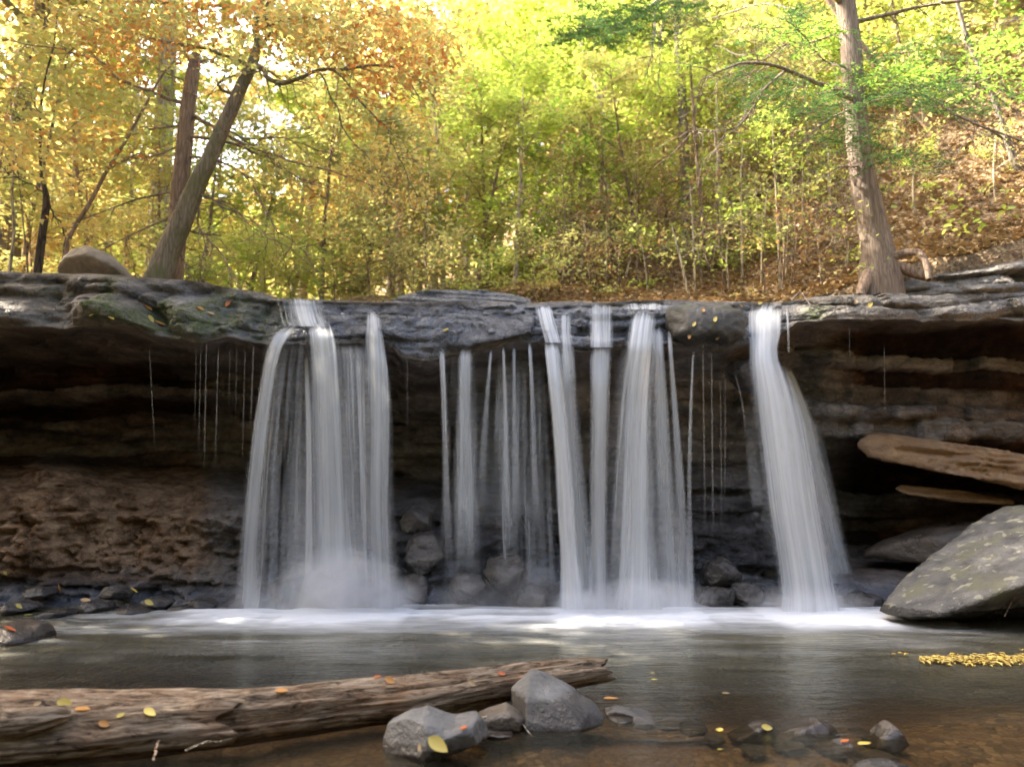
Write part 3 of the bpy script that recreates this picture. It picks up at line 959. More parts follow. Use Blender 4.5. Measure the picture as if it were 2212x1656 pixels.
# single thin trickles under the hanging lip
TRK = [(322, 740, 336, 1000, 5, .35, 'thin trickle hanging alone under the bare left lip, far from the white falls'),
       (424, 745, 420, 950, 4, .30, 'faintest trickle in the loose bundle under the left lip'),
       (434, 748, 428, 1010, 5, .36, 'short thin trickle at the left of the bundle under the left lip'),
       (446, 742, 440, 1060, 6, .42, 'long brown tinted trickle reaching the red wall under the left lip'),
       (472, 742, 464, 1040, 6, .48, 'brightest single trickle in the bundle under the left lip'),
       (497, 740, 494, 900, 4, .3, 'short trickle between the bundle and the wide left fall'),
       (512, 740, 508, 930, 4, .32, 'hair thin trickle nearer the wide left fall, ending at mid height'),
       (530, 742, 522, 1040, 5, .36, 'slightly slanting trickle next to the left edge of the wide left fall'),
       (548, 742, 540, 960, 7, .45, 'white trickle almost touching the left edge of the wide left fall'),
       (880, 760, 880, 990, 4, .22, 'dim trickle falling across the black hollow left of the domed boulder'),
       (1518, 745, 1524, 1200, 6, .4, 'straight trickle under the leafy mossy lump, nearest the broadest fall'),
       (1537, 760, 1541, 1220, 7, .42, 'trickle that forks at its top under the leafy mossy lump'),
       (1556, 800, 1560, 1220, 5, .34, 'faint straight trickle in the middle below the leafy mossy lump'),
       (1567, 790, 1566, 1150, 5, .34, 'faint trickle beside the one nearest the slanting right fall'),
       (1584, 790, 1612, 960, 7, .45, 'curving trickle leaning against the slanting right fall'),
       (1834, 700, 1836, 770, 4, .26, 'short drip from the wet slab just right of the slanting fall'),
       (1910, 740, 1912, 930, 4, .22, 'long hair thin drip in front of the dark beds above the tan slab')]
for (u0, v0, u1, v1, w, dn, lab) in TRK:
    pt = at(u1, v1, 7.5)
    t = thing('water_trickle', pt, lab, 'trickle', 'thin trickles dripping from the lip')
    mid_u = u0 + (u1 - u0) * .5 + (6 if abs(u1 - u0) > 15 else 0)
    column([(v0, u0 - w * .22, u0 + w * .22, dn * .34), ((v0 + v1) / 2, mid_u - w * .3, mid_u + w * .3, dn * .28),
            (v1, u1 - w * .5, u1 + w * .5, 0.02)], t, name='thread', lip=v0, thick=.012, throw=.03, n=30, mat=THREADW, soft=.3, seed=u0)

# spray hanging where the falls land


def mist_mat(name, dens):
    m = Mat(name)
    v = m.n('VolumePrincipled')
    v.inputs['Color'].default_value = (.95, .96, 1, 1)
    gq = m.n('TexCoord').outputs['Generated']
    gq = m.n('VectorMath', _operation='MULTIPLY_ADD', i0=gq, i1=(2, 2, 2), i2=(-1, -1, -1)).outputs[0]
    r_ = m.n('VectorMath', _operation='LENGTH', i0=gq).outputs['Value']
    fo_ = m.ramp(r_, [(0.0, 1.0), (.45, .55), (.95, 0.0)])
    nz_ = m.ramp(m.noise(m.pos(), 7.0, 3, .6, .4), [(.3, .25), (.7, 1.3)])
    m.put(v.inputs['Density'], m.math('MULTIPLY', m.math('MULTIPLY', fo_, nz_), dens))
    v.inputs['Anisotropy'].default_value = .2
    m.t.links.new(v.outputs[0], m.out.inputs['Volume'])
    return m.m


def ico(n):
    import bmesh
    bm = bmesh.new()
    bmesh.ops.create_icosphere(bm, subdivisions=n, radius=1)
    bm.verts.ensure_lookup_table()
    V = np.array([v.co[:] for v in bm.verts]); F = np.array([[v.index for v in f.verts] for f in bm.faces])
    bm.free()
    return V, F


ICO3, ICO4, ICO5 = ico(4), ico(5), ico(6)
MIST = mist_mat('spray', 4.5)
MISTT = mist_mat('thin_spray', .8)
for (u, v, w, h, mt, lab) in [
    (728, 1262, 105, 62, MIST, 'thick white spray boiling under the middle column of the wide left fall'),
    (842, 1292, 60, 36, MIST, 'low spray at the right foot of the wide left fall'),
    (545, 1300, 70, 36, MISTT, 'thin spray at the left foot of the wide left fall'),
    (1000, 1290, 70, 40, MISTT, 'faint spray below the stringy fall and the domed boulder'),
    (1130, 1275, 85, 60, MISTT, 'spray dashed up from the black rocks left of the narrow bright fall'),
    (1250, 1308, 60, 26, MIST, 'low spray at the foot of the narrow bright fall'),
    (1395, 1298, 115, 38, MIST, 'wide spray at the foot of the broadest fall'),
    (1750, 1300, 110, 34, MIST, 'spray at the foot of the slanting fall at the right end')]:
    c = at(u, v, 7.1)
    sx, sz = 1.35 * w / 240., 1.4 * h / 240.
    V = ICO3[0] * np.array([sx, .28, sz]) * (1 + .30 * fbm(ICO3[0] * 1.7 + u, 3, 3))[:, None]
    o = mesh('spray', V + c, ICO3[1], mt, None, True, c)
    tag(o, lab, 'spray', 'spray where the falls land')

# ------------------------------------------------------------------ rocks


def star_rock(name, outline, y, T, mat, label, cat, seed, p=3.0, cuts=6, rough=.10, lean=0.0, ico_=None, group=None, fine=.03, zmin=None, facet=.86):
    """a rock with the outline it shows from the pool, real thickness T and broken faces"""
    rng = np.random.default_rng(seed)
    O = np.array([at(u, v, y) for u, v in outline])
    c = O.mean(0)
    px, pz = O[:, 0] - c[0], O[:, 2] - c[2]
    D, F = ico_ or ICO4
    # radial outline lookup
    ang = np.linspace(-PI, PI, 721)
    rad = np.zeros_like(ang)
    k = len(px)
    for i in range(k):
        ax, az, bx, bz = px[i], pz[i], px[(i + 1) % k], pz[(i + 1) % k]
        ca, sa = np.cos(ang), np.sin(ang)
        den = ca * (bz - az) - sa * (bx - ax)
        with np.errstate(divide='ignore', invalid='ignore'):
            r = (ax * (bz - az) - az * (bx - ax)) / den
            tt = (ca * az - sa * ax) / -den
            tt = np.where(np.abs(bx - ax) > np.abs(bz - az), (r * ca - ax) / (bx - ax + 1e-12), (r * sa - az) / (bz - az + 1e-12))
        ok = (r > 0) & (tt >= -1e-6) & (tt <= 1 + 1e-6)
        rad = np.where(ok, np.maximum(rad, r), rad)
    rho = np.sqrt(D[:, 0] ** 2 + D[:, 2] ** 2) + 1e-9
    rr = np.interp(np.arctan2(D[:, 2], D[:, 0]), ang, rad)
    s = 1.0 / ((rho / np.maximum(rr, 1e-4)) ** p + (np.abs(D[:, 1]) / T) ** p) ** (1 / p)
    size = float(np.mean(rad))
    for _ in range(cuts):
        n = rng.normal(size=3); n[1] = -abs(n[1]); n /= np.linalg.norm(n)
        ext = np.max((D * s[:, None]) @ n)
        d = ext * rng.uniform(facet - .1, facet + .08)
        dn = D @ n
        s = np.where(dn > 1e-3, np.minimum(s, d / np.maximum(dn, 1e-3)), s)
    V = D * s[:, None]
    f = 1.0 / max(size, .05)
    dn_ = fbm(V * f * 1.3 + seed, seed, 5, .55)
    V = V + D * (dn_ * rough * size)[:, None] + D * (fbm(V * f * 6 + seed, seed + 5, 4, .6) * fine * size)[:, None]
    V[:, 1] += lean * V[:, 2]
    V = V + c
    if zmin is not None:
        V[:, 2] = np.maximum(V[:, 2], zmin)
    o = mesh(name, V, F, mat, None, True, np.array([c[0], c[1], V[:, 2].min()]))
    tag(o, label, cat, group)
    return o


def hull_rock(name, pts, mat, label, cat, seed, k=22, rough=.04, fine=.015, ico_=None, group=None, freq=1.6, bedded=0.0, bt=.06):
    import bmesh
    Pw = np.array([at(*p_) if len(p_) == 3 else (p_[0], p_[1], p_[2]) for p_ in pts])
    c = Pw.mean(0)
    bm = bmesh.new()
    for v_ in Pw - c:
        bm.verts.new(v_)
    bmesh.ops.convex_hull(bm, input=bm.verts)
    bm.normal_update()
    N = np.array([f.normal[:] for f in bm.faces if f.calc_area() > 1e-6]); O = np.array([f.verts[0].co[:] for f in bm.faces if f.calc_area() > 1e-6])
    bm.free()
    d = (N * O).sum(1)
    N = np.where(d[:, None] < 0, -N, N); d = np.abs(d)
    D, F = ico_ or ICO5
    acc = np.zeros(len(D))
    for n_, d_ in zip(N, d):
        acc += np.maximum(D @ n_, 0) ** k / max(d_, 1e-3) ** k
    s_ = acc ** (-1.0 / k)
    V = D * s_[:, None]
    size = float(np.median(s_)); f = 1 / size
    V = V + D * (fbm(V * f * freq + seed, seed, 5, .55) * rough * size)[:, None] + D * (fbm(V * f * 9 + seed, seed + 3, 4, .6) * fine * size)[:, None]
    ch = np.abs(vnoise(V * f * 3.1 + seed, seed + 8))
    V = V - D * (np.maximum(0, ch - .35) * rough * 1.6 * size)[:, None]
    if bedded:
        zb = (V[:, 2] + .10 * V[:, 0] + .03 * fbm(V * 2.5 + seed, seed, 3)) / bt
        bi = np.floor(zb); fr_ = zb - bi
        st_ = vnoise(np.stack([bi * 3.1, V[:, 0] * 1.7, 0 * bi], -1), seed) + .5 * vnoise(np.stack([bi * 1.3, V[:, 0] * 6, 0 * bi + 4], -1), seed + 1)
        st_ = st_ + .5 * np.maximum(0, .2 - np.minimum(fr_, 1 - fr_)) / .2
        V[:, 1] += bedded * st_ * (V[:, 1] < .3)
        V[:, 0] += bedded * .5 * st_ * np.sign(V[:, 0]) * (np.abs(D[:, 0]) > .75)
    V = V + c
    o = mesh(name, V, F, mat, None, True, np.array([c[0], c[1], V[:, 2].min()]))
    return tag(o, label, cat, group)


hull_rock('boulder', [(838, 650, 8.1), (868, 636, 8.12), (905, 627, 8.15), (980, 624, 8.15), (1045, 625, 8.15), (1110, 634, 8.1), (1146, 648, 8.05), (968, 748, 7.5), (1012, 752, 7.5), (1072, 738, 7.5), (1140, 722, 7.52), (1160, 704, 7.6),
                     (930, 700, 8.4), (1150, 710, 8.4), (1010, 720, 8.5), (900, 650, 8.7), (1150, 660, 8.7)], R_WETGREY, 'broad wet grey boulder with a slanting left edge, jutting from the lip between two falls', 'boulder', 5, k=60, rough=.05, fine=.035, freq=3.2, bedded=.035, bt=.07)
hull_rock('boulder', [(1895, 1324, 6.55), (1912, 1294, 6.8), (1955, 1242, 7.0), (2034, 1197, 7.15), (2070, 1154, 7.3), (2136, 1106, 7.4), (2186, 1088, 7.4), (2330, 1106, 7.4), (2420, 1180, 7.0),
                     (1960, 1336, 6.35), (2036, 1332, 6.2), (2113, 1304, 6.1), (2212, 1264, 6.0), (2400, 1200, 5.9), (2060, 1345, 7.3), (2400, 1330, 7.5)],
          R_LICHEN, 'big grey lichen-spotted boulder tilted at the right edge of the pool', 'boulder', 12, k=80, rough=.07, fine=.03, freq=2.6)
star_rock('rock', [(135, 600), (150, 566), (175, 545), (205, 536), (240, 552), (268, 580), (285, 604), (210, 612)], 8.6, .35, R_WARM,
          'smooth pale brown boulder sitting on top of the left ledge beside the saplings', 'boulder', 21, p=2.4, cuts=3, rough=.07)
hull_rock('rock_slab', [(1852, 966, 8.1), (1868, 936, 8.15), (1906, 931, 8.2), (2000, 950, 8.2), (2420, 1012, 8.1), (2420, 1100, 7.9), (2212, 1056, 7.95), (1960, 1006, 8.02), (1885, 990, 8.06),
                       (1900, 950, 9.5), (2420, 1030, 9.5), (2420, 1080, 9.5), (1920, 985, 9.5)], R_TAN, 'long tan sandstone slab jutting out between dark beds at the right', 'rock slab', 33, k=110, rough=.08, fine=.04, freq=6, bedded=.045, bt=.055)
hull_rock('rock_slab', [(1932, 1058, 8.3), (1945, 1046, 8.35), (2060, 1056, 8.35), (2190, 1078, 8.35), (2190, 1090, 8.25), (2060, 1084, 8.25), (1950, 1068, 8.27), (1960, 1056, 9.5), (2190, 1084, 9.5)],
          R_TAN, 'thin brown slab under the long tan sandstone slab', 'rock slab', 34, k=110, rough=.08, fine=.04, freq=6, bedded=.03, bt=.03)
star_rock('rock_slab', [(1870, 1205), (1920, 1172), (2010, 1140), (2090, 1126), (2180, 1130), (2180, 1200), (2040, 1220)],
          8.45, .4, R_BROWN, 'dark flat rock in the hollow behind the lichen-spotted boulder', 'rock slab', 35, p=4, cuts=4, rough=.10)
star_rock('rock', [(1436, 690), (1446, 664), (1500, 656), (1560, 660), (1600, 672), (1612, 700), (1600, 735), (1560, 752), (1530, 742), (1490, 748), (1450, 730)],
          7.62, .28, R_MOSSY, 'dark mossy lump on the lip strewn with yellow leaves, left of the slanting fall', 'rock', 41, p=2.8, cuts=2, rough=.12, lean=.35, fine=.07)
star_rock('rock', [(1566, 800), (1580, 782), (1615, 775), (1640, 790), (1640, 850), (1600, 840)], 7.9, .2, R_DARK,
          'small dark stone jutting out below the leafy mossy lump', 'rock', 43, p=3, cuts=3)
# black broken rocks heaped under the falls
HEAP = [(905, 1120, 44, 40, 'black wet rock highest in the heap between the first two falls'),
        (915, 1200, 48, 60, 'black wet rock in the middle of the heap between the first two falls'),
        (905, 1275, 52, 44, 'black wet rock at the foot of the heap between the first two falls'),
        (1012, 1266, 46, 34, 'dark rock dashed by the stringy fall below the domed boulder'),
        (1100, 1235, 62, 50, 'dark rock in the spray left of the narrow bright fall'),
        (1150, 1290, 58, 36, 'low dark rock at the water left of the narrow bright fall'),
        (1560, 1240, 50, 46, 'dark rock at the back of the gap left of the slanting fall'),
        (1545, 1292, 52, 32, 'shiny black rock at the waterline left of the slanting fall'),
        (1610, 1285, 44, 36, 'black rock tucked against the foot of the slanting fall'),
        (620, 1275, 55, 46, 'dark rock seen through the thin veil inside the wide left fall'),
        (1862, 1300, 44, 24, 'low dark stone between the slanting fall and the lichen-spotted boulder')]
for i, (u, v, a, b, lab) in enumerate(HEAP):
    g = np.random.default_rng(100 + i)
    out = [(u + a * math.cos(t) * g.uniform(.75, 1.1), v - b * math.sin(t) * g.uniform(.75, 1.1)) for t in np.linspace(0, 2 * PI, 9)[:-1]]
    star_rock('rock', out, 7.62 + .12 * g.random() + (1310 - v) * .0016, .26, R_DARK, lab, 'rock', 100 + i, p=2.8, cuts=9, rough=.14, fine=.06, group='black rocks under the falls', facet=.78)
# left bank stones
BANK = [(40, 1300, 60, 26, 7.15, R_BROWN), (120, 1318, 55, 24, 7.0, R_DARK), (205, 1300, 50, 30, 7.25, R_BROWN), (285, 1312, 52, 22, 7.15, R_DARK), (340, 1290, 44, 30, 7.4, R_BROWN),
        (395, 1308, 46, 22, 7.3, R_DARK), (440, 1295, 38, 26, 7.45, R_DARK), (85, 1272, 44, 24, 7.45, R_DARK), (250, 1270, 44, 26, 7.5, R_DARK)]
BL = ['brown stone at the far left of the low bank', 'dark wet stone low on the left bank nearest the picture edge', 'brown stone with leaves around it midway along the left bank',
      'flat dark stone at the waterline midway along the left bank', 'brown stone standing highest near the right end of the left bank', 'dark wet stone at the waterline right of the leaf-strewn bank',
      'last dark stone of the left bank before the wide fall', 'dark stone at the back of the left bank under the red wall', 'dark stone behind the flat waterline stone on the left bank']
for i, ((u, v, a, b, y, mt), lab) in enumerate(zip(BANK, BL)):
    g = np.random.default_rng(200 + i)
    a, b, v = a * .72, b * .62, v + b * .4
    out = [(u + a * math.cos(t) * g.uniform(.75, 1.1), v - b * math.sin(t) * g.uniform(.75, 1.1)) for t in np.linspace(0, 2 * PI, 9)[:-1]]
    star_rock('rock', out, y, .2, R_DARK, lab, 'rock', 200 + i, p=3, cuts=8, rough=.12, fine=.06, group='stones of the left bank', facet=.8)

# foreground stones
star_rock('rock', [(824, 1604), (838, 1562), (880, 1540), (920, 1534), (952, 1546), (985, 1556), (1030, 1546), (1052, 1570), (1056, 1604), (1010, 1622), (960, 1640), (870, 1650), (835, 1640)],
          3.42, .16, R_GREY, 'rounded grey stone with one yellow leaf on it, in front of the log', 'rock', 51, p=3.2, cuts=9, rough=.06, fine=.02, ico_=ICO5)
hull_rock('rock', [(1148, 1441, 3.99), (1186, 1453, 4.0), (1243, 1485, 4.0), (1218, 1519, 3.72), (1136, 1502, 3.72), (1283, 1514, 3.93), (1268, 1539, 3.74), (1307, 1546, 3.88), (1303, 1566, 3.80), (1256, 1576, 3.66),
                  (1134, 1570, 3.66), (1104, 1484, 3.95), (1104, 1566, 3.84), (1120, 1560, 4.15), (1300, 1556, 4.15), (1240, 1590, 3.66), (1134, 1590, 3.66)],
          R_BLOCK, 'angular grey block with a flat sloping top, propping the end of the log', 'rock', 75, k=110, rough=.018, fine=.012)
star_rock('rock_slab', [(1012, 1556), (1050, 1536), (1095, 1524), (1120, 1540), (1150, 1566), (1100, 1572), (1040, 1570)],
          3.72, .1, R_BROWN, 'pale pointed flat stone wedged between the rounded stone and the angular block', 'rock', 53, p=5, cuts=7, rough=.06)
star_rock('rock_slab', [(1296, 1534), (1330, 1528), (1400, 1540), (1470, 1546), (1520, 1558), (1528, 1576), (1440, 1566), (1330, 1558)],
          3.95, .08, R_DARK, 'long low black rock lying level with the water right of the angular block', 'rock', 54, p=4, cuts=3, rough=.12, ico_=ICO5)
star_rock('rock_slab', [(1570, 1594), (1600, 1578), (1640, 1562), (1668, 1562), (1672, 1578), (1620, 1598)],
          3.72, .07, R_BROWN, 'small tilted brown slab, first of two leaning slabs in the shallows', 'rock', 55, p=6, cuts=6, rough=.08)
star_rock('rock_slab', [(1640, 1600), (1690, 1574), (1730, 1562), (1765, 1556), (1800, 1566), (1818, 1592), (1760, 1606), (1680, 1608)],
          3.70, .09, R_BROWN, 'larger tilted brown slab breaking the water right of the small tilted slab', 'rock', 56, p=6, cuts=7, rough=.08, lean=.4)
star_rock('rock', [(1868, 1612), (1886, 1588), (1908, 1570), (1926, 1560), (1938, 1570), (1952, 1600), (1944, 1622), (1890, 1624)],
          3.62, .08, R_BROWN, 'upright pointed brown stone beside a yellow leaf in the shallows', 'rock', 57, p=5, cuts=7, rough=.06)
star_rock('rock', [(1756, 1624), (1790, 1606), (1830, 1600), (1856, 1622), (1850, 1640), (1790, 1640)],
          3.5, .08, R_DARK, 'low wet dark stone with red and white glints near the pointed stone', 'rock', 58, p=3.5, cuts=5)
star_rock('rock', [(1850, 1662), (1880, 1648), (1930, 1646), (1985, 1662), (1960, 1690), (1880, 1690)],
          3.15, .10, R_GREY, 'pale stone cut off by the bottom of the picture', 'rock', 59, p=2.6, cuts=3)
star_rock('rock', [(-40, 1400), (-20, 1352), (30, 1342), (80, 1352), (100, 1380), (60, 1402)], 5.9, .3, R_BROWN,
          'low leaf-strewn brown rock at the left edge of the pool', 'rock', 60, p=2.6, cuts=4)

FL = [(1340, 1550, 30, 9, 3.85, 'small flat black stone just right of the angular block'), (1392, 1556, 34, 10, 3.82, 'flat dark stone overlapping the low black rock'), (1446, 1560, 30, 9, 3.82, 'dark flat chip midway along the low black rock'),
      (1500, 1570, 36, 12, 3.76, 'dark ragged stone at the end of the low black rock'), (1545, 1590, 26, 9, 3.66, 'small dark stone under the yellow green leaf'), (1705, 1606, 34, 10, 3.58, 'flat dark stone below the larger tilted slab'),
      (1790, 1612, 30, 12, 3.56, 'dark chip between the larger tilted slab and the red leaf'), (1838, 1634, 28, 12, 3.45, 'wet dark chip below the red leaf'), (1905, 1628, 34, 9, 3.5, 'flat wet stone at the foot of the pointed stone'),
      (1076, 1580, 40, 9, 3.6, 'dark flat stone in front of the pale pointed one'), (1860, 1578, 22, 8, 3.72, 'small dark stone behind the pointed stone'), (1630, 1616, 30, 8, 3.52, 'sunken flat stone in front of the two tilted slabs')]
for i, (u, v, a, b, y, lab) in enumerate(FL):
    g = np.random.default_rng(400 + i)
    v, b = v + 5, b * .8
    out = [(u + a * math.cos(t) * g.uniform(.7, 1.15), v - b * math.sin(t) * g.uniform(.6, 1.2)) for t in np.linspace(0, 2 * PI, 10)[:-1]]
    star_rock('rock', out, y, .07, R_DARK if i % 3 else R_BROWN, lab, 'rock', 400 + i, p=5, cuts=6, rough=.12, fine=.06, group='low flat stones in the shallows')

# ------------------------------------------------------------------ log
m = Mat('weathered_wood')
p = m.n('TexCoord').outputs['Object']
gv = m.attr('grain', 'Vector')
n1 = m.noise(m.scaled(gv, (2.6, 11, 1)), 2.6, 8, .72, .9)
n2 = m.noise(m.scaled(gv, (2.2, 26, 1)), 3.2, 6, .72, .6)
n3 = m.noise(p, 3.2, 4)
col = m.ramp(n1, [(.35, (.03, .02, .013)), (.43, (.23, .16, .10)), (.54, (.47, .35, .235)), (.70, (.66, .55, .42))])
col = m.mix(m.ramp(n3, [(.40, 0.0), (.66, .7)]), col, m.mix(1.0, col, (.80, .52, .32), 'MULTIPLY'))
col = m.mix(m.ramp(n2, [(.32, .9), (.46, 0.0)]), col, (.03, .02, .014))
hh = m.math('ADD', m.math('MULTIPLY', n1, 1.2), n2)
WOOD = m.done(m.principled(col, .8, m.bump(hh, 1.0, .03), .3))


def log_mesh(pts, name, mat, parent=None, n=220, sides=84, seed=0, crack=.22, end0=True, end1=True, jag=.05):
    P = spline(np.array([p_[:3] for p_ in pts]), n)
    R = np.interp(np.linspace(0, 1, n), np.linspace(0, 1, len(pts)), [p_[3] for p_ in pts])
    T = np.gradient(P, axis=0); Ls = np.linalg.norm(T, axis=1); T /= Ls[:, None]
    s = np.concatenate([[0], np.cumsum(np.linalg.norm(np.diff(P, axis=0), axis=1))])
    A = np.cross(T, [0, 0, 1.]); A /= np.linalg.norm(A, axis=1)[:, None]
    B = np.cross(A, T)
    ph = np.linspace(0, 2 * PI, sides, endpoint=False)
    S, PH = np.meshgrid(s, ph, indexing='ij')
    c1 = fbm(np.stack([np.cos(PH) * 1.2, np.sin(PH) * 1.2, S * .8 + seed], -1), seed, 4)
    c2 = fbm(np.stack([np.cos(PH) * 4.5, np.sin(PH) * 4.5, S * 1.1 + seed], -1), seed + 1, 4, .6)
    c3 = fbm(np.stack([np.cos(PH) * 11, np.sin(PH) * 11, S * 2.0 + seed], -1), seed + 2, 3, .6)
    groove = -np.maximum(0, .16 - np.abs(c2)) * 2.2
    rr = R[:, None] * (1 + .20 * c1 + crack * (groove * .8) + .12 * c3)
    # broken ends: taper to splinters
    V = P[:, None, :] + rr[..., None] * (np.cos(PH)[..., None] * A[:, None, :] + np.sin(PH)[..., None] * B[:, None, :])
    jn = vnoise(np.stack([np.cos(PH) * 3, np.sin(PH) * 3, 0 * PH + seed], -1), seed + 9)
    if end1:
        w = sstep(s[-1] - .25, s[-1], S)
        V += T[:, None, :] * (jn * jag * w)[..., None]
    if end0:
        w = sstep(.25, 0, S)
        V += T[:, None, :] * (jn * jag * w)[..., None]
    G = np.stack([S, PH * R.mean(), 0 * S + seed], -1)
    Vs = [V.reshape(-1, 3)]; Gs = [G.reshape(-1, 3)]
    i = np.arange(n - 1)[:, None] * sides; j = np.arange(sides)[None, :]; j2 = (j + 1) % sides
    Fs = [np.stack([i + j, i + sides + j, i + sides + j2, i + j2], -1).reshape(-1, 4)]
    base = n * sides
    for e, idx in ((end0, 0), (end1, n - 1)):     # hollowed, ringed ends
        if not e:
            continue
        prev = idx * sides + np.arange(sides)
        for q_ in (.7, .4, .1):
            inn = P[idx] + (V[idx] - P[idx]) * q_ + T[idx] * (-1 if idx else 1) * (.04 * (1 - q_) + .02 * vnoise(np.stack([np.cos(ph) * 3, np.sin(ph) * 3, 0 * ph + q_ * 5], -1), 3))[:, None]
            Vs.append(inn); Gs.append(np.stack([0 * ph + q_ * .3, ph * .02, 0 * ph + 3], -1))
            cur = base + np.arange(sides); base += sides
            Fs.append(np.stack([prev, prev[(np.arange(sides) + 1) % sides], cur[(np.arange(sides) + 1) % sides], cur], -1))
            prev = cur
    return mesh(name, np.concatenate(Vs), np.concatenate(Fs), mat, parent, True, None, {'grain': np.concatenate(Gs)})


def L(u, v, y, r):
    return (*at(u, v, y), r)


t = thing('log', (*at(600, 1560, 3.65)[:2], 0), 'long weathered driftwood log lying across the front of the pool', 'log')
log_mesh([L(-160, 1572, 3.36, .132), L(40, 1562, 3.42, .128), L(250, 1560, 3.5, .122), L(470, 1553, 3.58, .118), L(620, 1538, 3.68, .112), L(760, 1520, 3.80, .108), L(900, 1506, 3.9, .100),
          L(1050, 1480, 4.06, .088), L(1180, 1460, 4.2, .078), L(1260, 1450, 4.32, .070), L(1306, 1447, 4.38, .056)], 'trunk', WOOD, t, n=300, seed=3, jag=.05)
log_mesh([L(-180, 1600, 3.24, .125), L(60, 1592, 3.33, .125), L(250, 1578, 3.42, .122), L(380, 1566, 3.48, .118), L(470, 1560, 3.52, .110), L(498, 1558, 3.535, .100)], 'outer_shell', WOOD, t, n=150, seed=8, crack=.3, jag=.06)
log_mesh([L(-140, 1566, 3.18, .06), L(0, 1562, 3.2, .06), L(70, 1556, 3.22, .052), L(120, 1548, 3.26, .036), L(140, 1545, 3.28, .012)], 'bark_ridge', WOOD, t, n=60, sides=40, seed=15, crack=.5)
tw = Buf()


def twig_thing(name, pts, r0, r1, mat, label, cat, wob=.006, seed=1, group=None):
    P = spline([at(*p_) for p_ in pts], 16)
    P = P + fbm(np.stack([np.arange(16) * .5 + seed, 0 * np.arange(16.), 0 * np.arange(16.)], -1), seed, 2)[:, None] * wob
    b = Buf(); b.tube(P, np.linspace(r0, r1, 16), 6)
    o = b.build(name, mat)
    return tag(o, label, cat, group)


twig_thing('twig', [(402, 1620, 3.22), (440, 1604, 3.24), (500, 1596, 3.28)], .005, .002, TWIG_PALE, 'thin pale twig sticking out level from under the log', 'twig', seed=4)
twig_thing('twig', [(330, 1644, 3.2), (338, 1612, 3.26), (344, 1598, 3.3)], .005, .003, TWIG, 'short brown twig standing upright against the front of the log', 'twig', seed=5)
twig_thing('twig', [(1026, 1552, 3.6), (1075, 1540, 3.7), (1106, 1536, 3.75), (1150, 1590, 3.6)], .004, .002, TWIG_PALE, 'bent pale twig lying at the foot of the angular block', 'twig', seed=6)
twig_thing('twig', [(1710, 648, 7.7), (1730, 632, 7.75), (1752, 660, 7.6), (1774, 668, 7.55)], .008, .004, TWIG_GREY, 'grey bent stick on the right lip above the mossy patch', 'twig', seed=8)
twig_thing('twig', [(2150, 560, 8.0), (2170, 545, 8.0), (2212, 535, 8.0)], .012, .008, TWIG, 'brown stick lying on the right bank top at the picture edge', 'twig', seed=9)
twig_thing('twig', [(2170, 1330, 6.2), (2195, 1285, 6.25), (2230, 1262, 6.3)], .006, .003, TWIG, 'crooked dead twig below the lichen-spotted boulder', 'twig', seed=10)

# ------------------------------------------------------------------ single fallen leaves
LY = leaf_mat('fallen_yellow_leaf', [(.58, .42, .08), (.62, .48, .13)], .15)
LO = leaf_mat('fallen_orange_leaf', [(.55, .22, .05), (.60, .30, .09)], .15)
LR = leaf_mat('fallen_red_leaf', [(.50, .10, .03), (.55, .16, .05)], .15)
LT = leaf_mat('fallen_tan_leaf', [(.46, .30, .16), (.55, .38, .22)], .15)


def one_leaf(p, size, rot, mat, label, group='single fallen leaves', tilt=(0, 0), aspect=.55, curl=.12):
    n = 9
    s = np.linspace(0, 1, n)
    w = np.sin(PI * s ** .8) ** .8 * aspect * .5
    pts = []
    for k, e in enumerate((-1, -.5, 0, .5, 1)):
        x = (s - .5) * size
        yv = e * w * size
        z = size * (curl * e * e * (w / .28) * .5 + .10 * (s - .5) ** 2 + .01)
        pts.append(np.stack([x, yv, z], -1))
    V = np.array(pts)
    V = V.reshape(-1, 3)
    c, s_ = math.cos(rot), math.sin(rot)
    tx, ty = tilt
    R1 = np.array([[c, -s_, 0], [s_, c, 0], [0, 0, 1]])
    Rx = np.array([[1, 0, 0], [0, math.cos(tx), -math.sin(tx)], [0, math.sin(tx), math.cos(tx)]])
    Ry = np.array([[math.cos(ty), 0, math.sin(ty)], [0, 1, 0], [-math.sin(ty), 0, math.cos(ty)]])
    V = V @ R1.T @ Rx.T @ Ry.T
    o = mesh('leaf', V + p, grid_faces(5, n), mat, None, True, p)
    return tag(o, label, 'leaf', group)


bpy.context.view_layer.update()
dg = bpy.context.evaluated_depsgraph_get()


def surf(u, v):
    """first surface of what is built so far along a survey reading"""
    o = Vector((0, 0, CH)); d = Vector(at(u, v, 5.0)) - o; d.normalize()
    o = o + d * .2
    for _ in range(20):
        ok, loc, nor, idx, ob, mt = scene.ray_cast(dg, o, d)
        if not ok:
            return None, None
        if ob.name.split('.')[0] in ('curtain', 'thread', 'spray', 'leaf'):
            o = loc + d * .002
            continue
        return np.array(loc), nor
    return None, None


def lay(u, v, px, rot, mat, label, group='single fallen leaves', lift=.004, aspect=.55):
    p_, nr = surf(u, v)
    if p_ is None:
        return
    nz = max(.35, nr[2])
    tx = max(-1.1, min(1.1, math.atan2(-nr[1], nz))); ty = max(-1.1, min(1.1, math.atan2(nr[0], nz)))
    tx = min(tx, 1.0)
    p2 = p_ + np.array(nr[:]) * (lift + .004)
    size = .8 * px * p_[1] / FD
    one_leaf(p2, size, rot, mat, label, group, (tx, ty), aspect)


